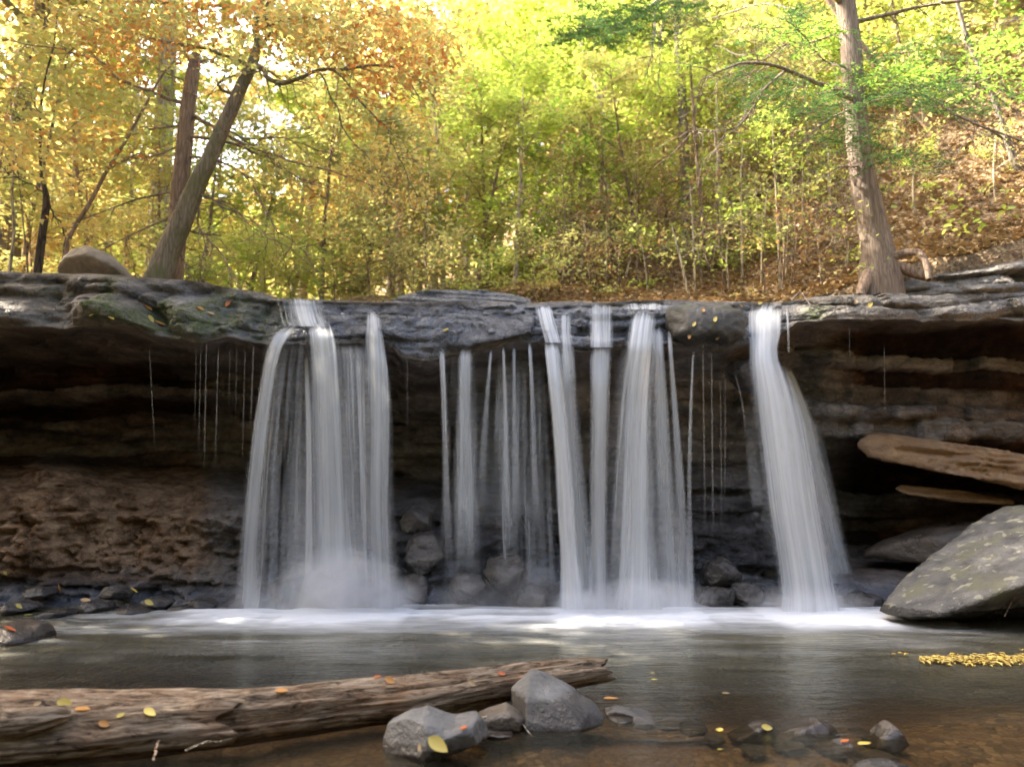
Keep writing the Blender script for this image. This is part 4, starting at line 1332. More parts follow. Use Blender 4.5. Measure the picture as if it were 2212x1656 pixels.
for a in [(142, 1520, 44, .2, LY, 'largest pale yellow leaf on the left part of the log'),
          (324, 1540, 38, -.3, LY, 'bright oval yellow leaf on the log, right of the largest one'),
          (262, 1545, 22, .5, LY, 'small yellow leaf between the two bigger ones on the log'),
          (226, 1562, 30, .3, LO, 'orange brown leaf low on the front of the log, left half'),
          (178, 1535, 40, .1, LO, 'curled orange leaf just right of the largest yellow leaf on the log'),
          (82, 1520, 20, .9, LT, 'tan leaf scrap nearest the left end of the log'),
          (608, 1494, 34, .2, LO, 'flat orange leaf lying on the crest of the log near its middle'),
          (815, 1464, 22, .8, LR, 'reddish curled leaf standing on the crest of the log'),
          (842, 1470, 30, .1, LO, 'orange leaf lying just right of the standing reddish leaf on the log'),
          (1018, 1476, 24, .2, LT, 'tan leaf on the log left of the angular block'),
          (1082, 1456, 22, .1, LR, 'rust red leaf near the right end of the log'),
          (946, 1606, 62, -.35, LY, 'large yellow leaf on the rounded grey stone'),
          (1002, 1575, 26, 1.0, LR, 'small red brown leaf in the hollow of the rounded grey stone'),
          (910, 1612, 20, .6, LT, 'tan leaf scrap left of the large yellow leaf on the rounded grey stone'),
          (1320, 1512, 40, .05, LO, 'orange leaf floating just right of the angular block'),
          (1555, 1580, 34, 1.2, LY, 'yellow green leaf stuck at the right end of the low black rock'),
          (1655, 1572, 30, .1, LY, 'pale yellow leaf caught between the two tilted slabs'),
          (1868, 1610, 42, .35, LY, 'bright yellow leaf leaning on the upright pointed stone'),
          (1826, 1604, 30, .5, LR, 'bright orange red leaf on the low wet dark stone'),
          (1556, 1622, 16, .2, LY, 'small yellow leaf floating below the yellow green leaf'),
          (1410, 1456, 14, .1, LY, 'upper of two pale specks of leaf floating beyond the angular block'),
          (1414, 1470, 18, .1, LY, 'lower of two pale specks of leaf floating beyond the angular block'),
          (1568, 1500, 20, 0, LT, 'tan leaf at the water edge of the low black rock'),
          (318, 664, 30, .4, LO, 'upper orange leaf in the scalloped hollow of the left ledge'),
          (325, 690, 26, .1, LY, 'gold leaf at the lower edge of the left ledge'),
          (345, 700, 30, .3, LO, 'orange leaf lying on the lower edge of the left ledge, beside the gold one'),
          (432, 668, 26, -.2, LO, 'orange leaf midway between the moss streak and the wide left fall'),
          (456, 678, 20, .2, LT, 'tan leaf next to the orange one near the wide left fall'),
          (494, 655, 26, 1.1, LR, 'rust leaf highest on the ledge near the wide left fall'),
          (240, 684, 22, .1, LY, 'pale leaf on the wet lavender hollow of the left ledge'),
          (200, 678, 18, .2, LY, 'small pale leaf at the left end of the wet lavender hollow'),
          (964, 714, 24, 1.1, LY, 'yellow green leaf stuck on the face of the domed boulder'),
          (1880, 658, 22, .1, LY, 'pale leaf on the wet slab at the right lip'),
          (1850, 654, 18, .6, LT, 'tan leaf left of the pale one on the right lip slab'),
          (1500, 700, 18, .3, LY, 'yellow leaf on the middle of the mossy lump'),
          (1545, 690, 20, .8, LY, 'yellow leaf on the right shoulder of the mossy lump'),
          (1552, 728, 20, .2, LT, 'tan leaf on the lower right of the mossy lump'),
          (1520, 672, 16, 1.2, LO, 'orange leaf at the top of the mossy lump'),
          (1490, 725, 18, .5, LO, 'orange leaf at the lower left of the mossy lump'),
          (125, 1272, 26, .5, LO, 'orange leaf upright on the left bank'),
          (288, 1276, 24, .1, LY, 'yellow leaf at the back of the left bank'),
          (322, 1302, 26, .2, LY, 'pale leaf on the stones midway along the left bank'),
          (185, 1298, 30, 0, LT, 'tan leaf on the stones of the left bank'),
          (40, 1310, 20, .3, LY, 'yellow leaf in the shallow water by the left bank, upper one'),
          (60, 1330, 22, .2, LY, 'yellow leaf in the shallow water by the left bank, lower one'),
          (20, 1360, 34, .1, LR, 'red leaf on the low rock at the left edge of the pool'),
          (12, 1238, 16, .4, LY, 'white yellow leaf high on the red wall at the left edge')]:
    lay(*a)
# raft of yellow leaves drifting at the right
rng = np.random.default_rng(77)
b = Buf()
n = 620
uu = 1985 + (rng.random(n) ** .8) * 330
vv2 = 1424 + rng.normal(size=n) * (3.5 + 4.5 * (uu - 1985) / 330)
C = []
for u_, v_ in zip(uu, vv2):
    d = at(u_, v_, 1.0); tt = (0.016 - CH) / (d[2] - CH)
    C.append([d[0] * tt, tt, .016 + rng.random() * .006])
for u_, v_ in [(1930, 1412), (1945, 1410), (1958, 1412)]:
    d = at(u_, v_, 1.0); tt = (0.016 - CH) / (d[2] - CH); C.append([d[0] * tt, tt, .018])
b.leaves(np.array(C), rng.uniform(.02, .06, len(C)), rng, up=.985, hexa=True)
o = b.build('floating_leaves', leaf_mat('drifting_leaves', [(.40, .26, .06), (.52, .36, .08), (.58, .46, .14), (.34, .20, .06)], .15), smooth=False)
o['kind'] = 'stuff'; o['label'] = 'raft of yellow leaves drifting on the pool at the right'

# ------------------------------------------------------------------ trees
ZONES = [(150, 'at the wood\'s left edge'), (330, 'above the pale ledge boulder'), (480, 'behind the crossing trunks'),
         (640, 'right of the crossing trunks'), (860, 'above the wide left fall'), (1140, 'above the domed boulder'),
         (1300, 'above the narrow fall'), (1450, 'above the broadest fall'), (1620, 'above the mossy lump'),
         (1780, 'above the slanting fall'), (1960, 'around the big trunk'), (2120, 'right of the big trunk'),
         (9999, 'at the wood\'s right edge')]
PENDING = []


def zone(u):
    for lim, s in ZONES:
        if u < lim:
            return s


def later(o, look, u, y):
    PENDING.append((o, look, zone(u), u, y))


ORD = ['nearest', 'second nearest', 'third nearest', 'fourth nearest', 'fifth nearest', 'sixth nearest', 'seventh nearest', 'eighth nearest', 'ninth nearest', 'tenth nearest',
       'eleventh nearest', 'twelfth nearest']


def settle_labels():
    by = {}
    for r in PENDING:
        by.setdefault((r[1], r[2]), []).append(r)
    for (look, z), v in by.items():
        if len(v) == 1:
            v[0][0]['label'] = '%s %s' % (look, z)
        elif len(v) == 2:
            v.sort(key=lambda r: r[3])
            v[0][0]['label'] = 'left one of two %s %s' % (look, z)
            v[1][0]['label'] = 'right one of two, %s %s' % (look, z)
        else:
            v.sort(key=lambda r: r[4])
            for k, r in enumerate(v):
                r[0]['label'] = '%s %s %s' % (ORD[min(k, 11)] if k < len(v) - 1 else 'farthest', look, z)


def wander(p0, d, length, n, rng, wob=.15, up=.0):
    P = [np.array(p0, float)]
    d = np.array(d, float); d /= np.linalg.norm(d)
    for _ in range(n):
        d = d + rng.normal(size=3) * wob + np.array([0, 0, up])
        d /= np.linalg.norm(d)
        P.append(P[-1] + d * length / n)
    return np.array(P)


def proto_tree(name, seed, h, cr, cb, nleaf, ls, bark, leafmat, kind='broad', lean=.06, r0=None, up=.45, droop=None, nb=14, hexa=False):
    """a tree at the origin: tapered trunk with limbs, crown of leaf sprays along the twigs"""
    rng = np.random.default_rng(seed)
    t = thing(name, (0, 0, 0), '', name.split('_')[-1])
    r0 = r0 or h * .013
    tb, lb = Buf(), Buf()
    tr = wander((0, 0, -.3), (rng.normal() * lean, rng.normal() * lean, 1), h, 16, rng, .035, .03)
    tb.tube(tr, r0 * np.linspace(1.0, .12, 17) ** .9 * (1 + .5 * np.exp(-np.arange(17) * 1.2)), 9)
    tips = []
    for k in range(nb):
        f = cb + (1 - cb) * (k + rng.random()) / nb
        i = f * 16
        i0 = min(15, int(i)); p0 = tr[i0] + (tr[i0 + 1] - tr[i0]) * (i - i0)
        a = k * 2.4 + rng.random()
        g = (f - cb) / (1 - cb)
        if kind == 'conifer':
            ln = cr * (1.05 - .85 * g) * rng.uniform(.75, 1.1); el = rng.uniform(-.25, .05)
        else:
            ln = cr * (math.sin(PI * min(1, .18 + .8 * g)) ** .6) * rng.uniform(.65, 1.15); el = rng.uniform(.15, .7) + .4 * g
        d = (math.cos(a), math.sin(a), el)
        br = wander(p0, d, ln, 8, rng, .12, -.05 if kind == 'conifer' else -.02)
        tb.tube(br, r0 * .38 * np.linspace(1, .15, 9) * (1.1 - .6 * g), 5)
        for q_ in range(5):
            j = rng.integers(2, 9)
            dd = rng.normal(size=3); dd[2] = dd[2] * .35 - (.2 if kind == 'conifer' else 0)
            tw_ = wander(br[j], dd + .8 * (br[j] - p0) / (np.linalg.norm(br[j] - p0) + .01), ln * rng.uniform(.25, .5), 5, rng, .2, -.04)
            tb.tube(tw_, r0 * .1 * np.linspace(1, .2, 6), 4)
            tips.append(tw_); tips.append(br[4:])
    per = nleaf // len(tips) + 1
    for tw_ in tips:
        s = rng.random(per) ** .7 * (len(tw_) - 1.001)
        i = s.astype(int); fr = (s - i)[:, None]
        c = tw_[i] * (1 - fr) + tw_[i + 1] * fr
        spread = ls * (1.6 if kind != 'conifer' else 1.1)
        off = rng.normal(size=(per, 3)) * spread * np.array([1, 1, .45])
        lb.leaves(c + off, ls * rng.uniform(.6, 1.25, per), rng, up=up, aspect=.6 if kind != 'conifer' else .22, droop=droop, hexa=hexa)
    tb.build('trunk', bark, t)
    lb.build('crown', leafmat, t, smooth=False)
    return t


def line_tree(name, stem, y, r0, r1, bark, look, leafpts=None, palette=None, ls=.08, seed=0, branches=(), sides=10, rough=.06, group=None, cat='tree', label=None, yvar=0.0, topy=None):
    """a tree whose stem follows given survey readings at distance y"""
    n = max(12, len(stem) * 6)
    Pp = np.array([at(u, v, y + (yvar * k)) for k, (u, v) in enumerate(stem)])
    P = spline(Pp, n)
    base = P[0].copy()
    t = thing(name, base, label or '', cat, group)
    if label is None:
        later(t, look, stem[len(stem) // 2][0], y)
    if isinstance(r0, (list, tuple)):
        R = np.interp(np.linspace(0, 1, n), np.linspace(0, 1, len(r0)), r0)
    else:
        R = np.linspace(r0, r1, n)
    dn = (P[0] - P[2]); dn = dn / np.linalg.norm(dn) * .22 + np.array([0, 0, -.22])
    b = Buf(); b.tube(np.vstack([P[0] + dn, P]), np.concatenate([[R[0] * 1.12], R]), sides, rough, seed)
    b.build('trunk', bark, t)
    rng = np.random.default_rng(seed + 500)
    tips = []
    for br in branches:
        pts, ra, rb = br[0], br[1], br[2]
        yo = br[3] if len(br) > 3 else rng.uniform(-.5, .5)
        k = len(pts)
        m = max(14, k * 5)
        Q = spline(np.array([at(u, v, y + yo * i / max(1, k - 1)) for i, (u, v) in enumerate(pts)]), m)
        Q = Q + fbm(np.stack([np.arange(m) * .35 + seed * 3.1 + ra * 999, 0 * np.arange(m), 0 * np.arange(m)], -1), seed, 3)[:, None] * .035
        bb = Buf(); bb.tube(Q, np.linspace(ra, rb, m), 6)
        # twigs
        for _ in range(int(m * .8)):
            j = rng.integers(3, m)
            d = (Q[j] - Q[j - 2]); d = d / (np.linalg.norm(d) + 1e-6) + rng.normal(size=3) * .7 + np.array([0, 0, -.15])
            tw_ = wander(Q[j], d, rng.uniform(.15, .7), 6, rng, .22, -.03)
            bb.tube(tw_, np.linspace(min(.006, ra * .4), .0015, 7), 4)
            tips.append(tw_)
        bb.build('branch', bark, t)
    if leafpts:
        for pal, groups in leafpts.items():
            lb = Buf()
            for (u, v, ru, rv, nn, yo) in groups:
                # clumped sprays inside the patch
                ncl = max(2, nn // 22)
                cu = u + rng.normal(size=ncl) * ru * .5; cv = v + rng.normal(size=ncl) * rv * .5
                cy = y + yo + rng.normal(size=ncl) * .8
                cc = np.array([at(a_, b_, max(6.5, c_)) for a_, b_, c_ in zip(cu, cv, cy)])
                idx = rng.integers(0, ncl, nn)
                off = rng.normal(size=(nn, 3)) * np.array([.22, .22, .09]) * (ls / .08)
                lb.leaves(cc[idx] + off, ls * rng.uniform(.6, 1.3, nn), rng, up=.45, aspect=.62, hexa=True, droop=.5)
                # a twig through each spray
            lb.build('crown', PAL[pal], t, smooth=False)
    return t


# the two crossing trunks on the left ledge
line_tree('leaning_tree', [(342, 604), (362, 545), (392, 478), (425, 400), (452, 345), (475, 290), (500, 235), (525, 180), (548, 130), (556, 90), (552, 50), (570, -10), (600, -90)], 8.75,
          [.16, .135, .124, .106, .09, .086, .08, .074, .064, .045, .04, .032, .024], 0, BARK_GREY, '', seed=3, sides=16, rough=.10,
          label='leaning mossy grey tree crossing in front of the upright broken trunk on the left ledge',
          branches=[([(548, 132), (572, 158), (590, 176), (612, 180), (650, 168), (690, 152), (740, 150), (800, 142), (860, 148), (905, 172)], .034, .01, -.8),
                    ([(510, 214), (478, 192), (470, 180), (500, 166), (545, 158), (575, 150)], .02, .008, -.3),
                    ([(556, 100), (585, 70), (575, 20), (600, -30)], .03, .014, -.5),
                    ([(560, 60), (640, 40), (740, 50), (850, 20)], .022, .006, -1.0),
                    ([(690, 158), (720, 220), (750, 290), (800, 350), (840, 400)], .012, .004, .2),
                    ([(860, 150), (900, 205), (880, 195)], .01, .004, .0),
                    ([(720, 150), (790, 230), (840, 290), (860, 340), (900, 420)], .014, .004, -.4),
                    ([(540, 148), (460, 110), (360, 90), (240, 60), (150, 20)], .024, .006, -.8),
                    ([(420, 412), (470, 440), (530, 470), (600, 520)], .013, .003, -.3),
                    ([(480, 280), (540, 300), (620, 300), (700, 330)], .014, .004, .6)],
          leafpts={'orange': [(300, 100, 120, 40, 465, -1.0), (760, 90, 120, 60, 651, -.6), (870, 130, 90, 60, 465, -.6), (430, 30, 120, 40, 465, -.8), (640, 60, 70, 40, 201, -.6), (810, 190, 90, 40, 232, -.5), (240, 150, 60, 25, 170, -.8)],
                   'gold': [(600, 30, 160, 45, 713, -.6), (780, 60, 150, 60, 961, -.8), (920, 110, 90, 70, 651, -.4), (480, 40, 100, 30, 248, -.6), (180, 40, 120, 40, 465, -.8), (850, 330, 90, 60, 465, .4),
                            (760, 400, 90, 60, 356, .4), (900, 430, 60, 50, 232, .3), (680, 480, 80, 40, 201, .2), (560, 410, 70, 50, 170, .0)],
                   'goldgreen': [(560, 100, 90, 50, 403, -.6), (700, 20, 120, 40, 387, .0), (350, 40, 120, 40, 403, -.5), (650, 120, 60, 30, 186, -.5), (600, 330, 60, 40, 124, .3)]}, ls=.06)
line_tree('broken_tree', [(372, 606), (378, 540), (385, 470), (388, 410), (396, 340), (404, 260), (410, 200), (418, 150), (424, 118)], 9.15,
          [.125, .115, .11, .106, .10, .095, .088, .078, .06], 0, BARK_BROWN, '', seed=4, sides=16, rough=.10,
          label='upright brown dead trunk with a snapped top and many dry branches, on the left ledge',
          branches=[([(400, 221), (335, 204), (269, 177), (227, 142), (192, 123), (115, 104), (0, 85)], .026, .006, -.6),
                    ([(388, 413), (308, 427), (231, 454), (165, 480)], .016, .004, -.4), ([(375, 467), (308, 496), (231, 535)], .016, .004, -.5),
                    ([(410, 250), (461, 269), (538, 319), (615, 342), (731, 377), (800, 400)], .024, .005, -.9), ([(405, 292), (500, 308), (577, 338), (654, 385), (700, 410)], .02, .004, -.6),
                    ([(400, 340), (469, 346), (538, 385), (577, 454), (615, 508), (673, 546)], .016, .004, -.9), ([(398, 410), (460, 430), (538, 480), (600, 530)], .013, .003, -.7),
                    ([(395, 430), (419, 442), (442, 504), (492, 562), (500, 615)], .014, .005, -.8), ([(440, 500), (444, 540), (432, 604)], .008, .003, -.7),
                    ([(385, 490), (430, 502), (481, 508)], .018, .007, -.4), ([(385, 538), (400, 575), (415, 608)], .012, .005, -.4), ([(410, 200), (427, 214), (473, 265), (500, 290)], .012, .004, -.5),
                    ([(418, 150), (408, 120), (396, 112)], .02, .006, -.1), ([(424, 128), (440, 134), (446, 124)], .016, .004, -.1), ([(395, 270), (330, 280), (250, 300), (150, 310)], .014, .003, -.6),
                    ([(394, 310), (340, 335), (280, 345), (200, 380)], .012, .003, -.4), ([(404, 180), (340, 150), (300, 120)], .012, .003, -.3)])
# saplings on the left ledge
line_tree('sapling', [(82, 580), (92, 500), (100, 431), (88, 365), (88, 238), (100, 160), (118, 90), (125, 0)], 8.8, [.05, .045, .04, .016, .014, .012, .009, .006], 0, BARK_DARK, '', seed=6,
          label='dark twisted sapling with a knotted bend, left of the pale boulder on the ledge', cat='tree',
          branches=[([(102, 425), (50, 390), (0, 355)], .012, .004), ([(104, 435), (130, 480), (138, 540), (142, 570)], .010, .005), ([(88, 300), (50, 260), (10, 230)], .008, .003), ([(90, 240), (60, 200), (20, 190)], .006, .002)],
          leafpts={'goldgreen': [(90, 250, 60, 80, 220, .0), (50, 160, 60, 50, 200, .0)], 'gold': [(60, 320, 60, 60, 200, .2), (150, 300, 50, 40, 150, .2), (70, 330, 30, 20, 60, 0)]})
line_tree('sapling', [(140, 576), (150, 512), (192, 442), (231, 369), (269, 308), (310, 235), (346, 169), (380, 130), (400, 110)], 8.7, [.028, .026, .024, .02, .018, .015, .012, .008, .005], 0, BARK_BROWN, '', seed=7,
          label='slender brown sapling bending right over the pale boulder on the left ledge',
          branches=[([(231, 369), (290, 335), (340, 320), (390, 300)], .009, .003), ([(192, 442), (180, 380), (200, 330)], .007, .002), ([(310, 235), (300, 180), (320, 130)], .006, .002)],
          leafpts={'goldgreen': [(220, 330, 70, 60, 180, .0), (300, 220, 60, 40, 140, .0)], 'orange': [(200, 300, 60, 40, 110, .2)], 'gold': [(180, 480, 70, 50, 180, 1.2)]})
for k, (st, r, lk) in enumerate([([(20, 590), (30, 500), (26, 420), (30, 330), (20, 200)], .022, 'pale grey thin stem'),
                                 ([(60, 585), (52, 500), (45, 430), (35, 330)], .012, 'hair thin bare stem'),
                                 ([(-20, 590), (0, 520), (-10, 430), (10, 300)], .03, 'grey leaning stem')]):
    line_tree('sapling', st, 9.0 + k * .4, r, r * .3, [TWIG_PALE, TWIG_GREY, TWIG_GREY][k], lk, seed=20 + k,
              leafpts={'goldgreen': [(st[-1][0], st[-1][1] + 50, 50, 60, 110, .3)]})

# the big right-hand trunk with its stilt roots
t = line_tree('big_tree', [(1902, 606), (1897, 560), (1888, 500), (1876, 440), (1866, 390), (1856, 320), (1849, 250), (1843, 180), (1838, 100), (1831, 40), (1824, -20), (1815, -120), (1800, -260), (1790, -420)], 8.2,
              [.225, .19, .155, .145, .135, .128, .122, .118, .112, .108, .104, .095, .085, .07], 0, BARK_HEM, '', seed=9, sides=28, rough=.035,
              label='big straight grey brown trunk on the right ledge, flaring into an arched root',
              branches=[([(1850, 48), (1921, 31), (1998, 12), (2095, 0), (2200, -20)], .026, .01, -.6), ([(1842, 214), (1829, 208), (1760, 177), (1698, 150), (1621, 136), (1575, 146), (1520, 170)], .032, .006, -.9),
                        ([(1698, 152), (1652, 192), (1629, 231), (1591, 275), (1540, 284), (1483, 277)], .016, .004, -1.0), ([(1591, 275), (1565, 300), (1541, 330)], .008, .003, -1.0),
                        ([(1848, 231), (1787, 261), (1733, 304)], .016, .007, -.5), ([(1860, 215), (1941, 204), (1998, 208), (2056, 242), (2114, 269), (2210, 304), (2300, 330)], .022, .008, -.9),
                        ([(2114, 269), (2150, 290), (2176, 316)], .010, .004, -.9), ([(1856, 210), (1930, 195), (2010, 190), (2090, 180), (2180, 195)], .014, .004, -.7),
                        ([(1822, 20), (1805, -10), (1790, -40)], .04, .03, -.2), ([(1870, 362), (1840, 360), (1812, 361)], .012, .008, -.3),
                        ([(1836, 60), (1760, 90), (1690, 100), (1620, 160)], .014, .003, -.6), ([(1840, 150), (1780, 130), (1720, 60), (1660, 30)], .012, .003, -.7)])
rb = Buf()
for pts, a, b_ in [([(1895, 565), (1920, 556), (1945, 549), (1968, 545), (1985, 547), (1996, 560), (2003, 580), (2006, 604)], .05, .026), ([(1915, 580), (1945, 578), (1980, 592), (2010, 600)], .07, .04),
                   ([(1885, 585), (1870, 606), (1858, 640)], .08, .05)]:
    Q = spline(np.array([at(u, v, 8.15 - .06 * i) for i, (u, v) in enumerate(pts)]), 30)
    q_ = Buf(); q_.tube(Q, np.linspace(a, b_, 30), 12, .1, 3)
    q_.build('root', BARK_BROWN, t)


def sprays(parent, items, pal, seed, y0, ls=.05, name='crown'):
    """flat feathery hemlock sprays hanging along the boughs"""
    rng = np.random.default_rng(seed)
    lb, tb = Buf(), Buf()
    for (u, v, ru, rv, n_) in items:
        for _ in range(n_):
            a_, b_ = u + rng.normal() * ru * .55, v + rng.normal() * rv * .55
            p0 = at(a_, b_, y0 + rng.normal() * .5)
            ang = rng.uniform(-.5, .5) + (0 if rng.random() < .5 else PI)
            P_ = wander(p0, (math.cos(ang), rng.normal() * .5, -.10), rng.uniform(.25, .55), 7, rng, .10, -.04)
            tb.tube(P_, np.linspace(.004, .001, 8), 4)
            m_ = 46
            s = rng.random(m_) * 6.99; i = s.astype(int); fr = (s - i)[:, None]
            c = P_[i] * (1 - fr) + P_[np.minimum(i + 1, 7)] * fr
            w = .09 * (1 - s / 8)
            c = c + rng.normal(size=(m_, 3)) * np.stack([w, w, w * .2], -1)
            lb.leaves(c, ls * rng.uniform(.6, 1.2, m_), rng, up=.75, aspect=.3)
    k = sum(len(f) for f in lb.F)
    for V_, F_ in zip(tb.V, tb.F):
        lb.V.append(V_); lb.F.append(F_ + lb.n)
    o = lb.build(name, PAL[pal], parent, smooth=False)
    o.data.materials.append(TWIG)
    mi_ = np.zeros(len(o.data.polygons), np.int32); mi_[k:] = 1
    o.data.polygons.foreach_set('material_index', mi_)


sprays(t, [(1900, 200, 120, 35, 26), (2000, 180, 110, 40, 30), (1780, 230, 90, 50, 24), (1680, 200, 80, 50, 20), (1960, 120, 90, 50, 20), (2080, 210, 60, 30, 18), (1850, 300, 60, 30, 18), (1960, 335, 50, 15, 14), (1610, 150, 60, 40, 14), (1740, 60, 100, 40, 18)],
       'hemlock', 91, 7.8)
sprays(t, [(1720, 80, 40, 35, 10), (2000, 160, 90, 30, 20), (1840, 180, 60, 40, 10), (2170, 130, 40, 50, 12)], 'green', 92, 7.7, .06)
# leaning tree behind the big trunk and others on the right bank
line_tree('leaning_tree', [(2104, 470), (2078, 410), (2052, 354), (2022, 305), (1990, 255), (1956, 215), (1920, 170), (1883, 127), (1840, 70), (1790, 0), (1740, -80)], 11.0,
          [.10, .085, .08, .075, .07, .066, .06, .056, .05, .045, .04], 0, BARK_BROWN, '', seed=12, label='dark leaning tree on the leafy slope, slanting up behind the big right trunk',
          branches=[([(2000, 270), (2050, 240), (2100, 230)], .012, .004), ([(2030, 320), (2090, 280), (2130, 250)], .01, .003), ([(1960, 220), (1950, 160), (1970, 100)], .014, .004)], leafpts={'goldgreen': [(1960, 100, 90, 60, 200, 0), (1900, 60, 80, 50, 150, .5)]})
line_tree('slender_tree', [(2226, 450), (2200, 380), (2183, 327), (2160, 250), (2129, 173), (2100, 110), (2079, 50), (2060, -30)], 9.6, [.055, .05, .044, .04, .036, .03, .026, .02], 0, TWIG_GREY, '', seed=13,
          label='slender grey tree leaning in at the right edge of the picture',
          branches=[([(2140, 195), (2180, 230), (2230, 270)], .016, .006), ([(2183, 327), (2120, 290), (2060, 330), (2020, 350)], .010, .003), ([(2100, 110), (2150, 60), (2200, 40)], .01, .003)],
          leafpts={'green': [(2180, 110, 50, 60, 120, -.5), (2200, 200, 40, 30, 70, -.6), (2150, 70, 30, 30, 50, -.6)], 'olive': [(2150, 160, 90, 90, 200, .4)], 'lime': [(2080, 470, 40, 14, 40, -.9), (2050, 430, 25, 15, 25, -.9)]})
# dark hemlock bough hanging in from above
t = line_tree('hemlock_tree', [(1490, 610), (1485, 480), (1478, 330), (1470, 160), (1462, 0), (1455, -160), (1450, -300)], 12.5, [.10, .09, .085, .08, .07, .06, .05], 0, TWIG_GREY, '', seed=14, label='thin hemlock reaching a dark green bough over the middle of the wood',
              branches=[([(1464, -20), (1423, 2), (1381, 35), (1323, 58), (1246, 62)], .05, .012, -2.5), ([(1462, 0), (1419, 19), (1412, 70), (1408, 115), (1396, 165)], .028, .006, -2.5), ([(1455, 10), (1430, 60), (1425, 120), (1420, 190)], .02, .005, -2.4),
                        ([(1470, 60), (1540, 40), (1640, 10), (1720, 20)], .024, .006, -2.5), ([(1474, 140), (1540, 100), (1600, 120), (1660, 90)], .02, .005, -2.3), ([(1476, 220), (1540, 200), (1600, 215)], .016, .004, -2.2), ([(1472, 100), (1560, 80), (1620, 60), (1700, 100)], .016, .004, -2.4)])
sprays(t, [(1290, 45, 60, 28, 34), (1340, 70, 50, 26, 22), (1255, 75, 40, 18, 12), (1400, 20, 60, 30, 24), (1480, 25, 60, 30, 22)], 'hemlock', 95, 10.2, .065)
sprays(t, [(1560, 50, 110, 50, 30), (1660, 110, 90, 60, 26), (1560, 160, 80, 50, 20)], 'olive', 96, 10.4, .06)
# pale trunk far behind the crossing ones, and the dead pole
line_tree('tall_tree', [(336, 640), (343, 480), (349, 360), (356, 240), (362, 120), (366, -20), (370, -200)], 15, [.23, .21, .20, .19, .17, .15, .12], 0, BARK_PALE, '', seed=15,
          label='thick pale grey trunk standing far behind the two crossing trunks', leafpts={'goldgreen': [(250, 30, 120, 50, 300, 0), (200, 160, 90, 50, 250, 1)]}, ls=.14)
line_tree('dead_pole', [(1318, 300), (1302, 240), (1285, 185), (1268, 130), (1252, 86)], 14, [.035, .034, .03, .026, .02], 0, TWIG_PALE, '', seed=16, label='bleached dead pole leaning alone among yellow green leaves, above the narrow bright fall', cat='tree')

# thin stems standing on the slope behind the falls
ST_ = [([(1529, 585), (1512, 420), (1498, 238), (1490, 120)], .032, 'lime', 1), ([(1687, 634), (1680, 480), (1672, 338), (1668, 240)], .020, 'lime', 1), ([(1604, 606), (1602, 500), (1600, 396), (1604, 300)], .016, 'goldgreen', 0), ([(1752, 456), (1744, 330), (1738, 215), (1730, 120)], .018, 'olive', 1),
       ([(1795, 463), (1790, 390), (1788, 300)], .018, 'olive', 0), ([(1936, 330), (1932, 250), (1930, 170)], .020, 'goldgreen', 0), ([(2004, 350), (1998, 285), (1990, 220)], .018, 'gold', 0), ([(1488, 640), (1470, 560), (1452, 490)], .022, 'goldgreen', 0),
       ([(1056, 580), (1040, 510), (1024, 440), (1016, 360)], .018, 'lime', 1), ([(1067, 592), (1063, 520), (1057, 440)], .020, 'goldgreen', 0), ([(1188, 600), (1186, 540), (1184, 480), (1180, 400)], .014, 'lime', 0), ([(1130, 600), (1124, 540), (1118, 470)], .018, 'olive', 0),
       ([(924, 632), (916, 570), (912, 500)], .030, 'olive', 0), ([(1008, 620), (1000, 520), (990, 440)], .024, 'olive', 0), ([(1640, 560), (1636, 470), (1630, 380)], .013, 'goldgreen', 0), ([(1560, 600), (1556, 520), (1560, 440)], .012, 'lime', 0),
       ([(1720, 540), (1714, 440), (1708, 350)], .014, 'olive', 0), ([(1765, 500), (1766, 420), (1760, 340)], .012, 'lime', 0), ([(1340, 628), (1336, 560), (1344, 490)], .013, 'brown', 0), ([(1400, 630), (1392, 560), (1380, 500)], .013, 'goldgreen', 0),
       ([(1276, 620), (1270, 550), (1260, 470)], .013, 'brown', 0), ([(1233, 625), (1240, 560), (1238, 500)], .012, 'olive', 0), ([(840, 630), (836, 560), (846, 480)], .016, 'olive', 0), ([(1975, 470), (1972, 400), (1976, 330)], .016, 'goldgreen', 0),
       ([(1830, 540), (1826, 470), (1818, 400)], .014, 'goldgreen', 0), ([(2150, 430), (2146, 370), (2150, 300)], .014, 'goldgreen', 0), ([(1575, 632), (1570, 560), (1574, 500)], .012, 'goldgreen', 0), ([(1650, 640), (1655, 580), (1650, 520)], .012, 'gold', 0)]
gs = np.random.default_rng(66)
for k in range(26):
    u0 = gs.uniform(1180, 1880) if k < 20 else gs.uniform(560, 1180)
    v0 = gs.uniform(575, 640) if u0 < 1600 else gs.uniform(500, 625)
    ln = gs.uniform(90, 260); sl_ = gs.uniform(-.12, .12)
    ST_.append(([(u0, v0), (u0 + sl_ * ln * .5 + gs.normal() * 4, v0 - ln * .5), (u0 + sl_ * ln, v0 - ln)], gs.uniform(.010, .017), ['lime', 'goldgreen', 'olive', 'brown'][k % 4], 0))
LKN = {'lime': 'pale thin stem with yellow green leaves', 'goldgreen': 'pale thin stem with gold green leaves', 'olive': 'thin stem with dull olive leaves', 'gold': 'pale thin stem with golden leaves', 'brown': 'thin stem with dry brown leaves'}
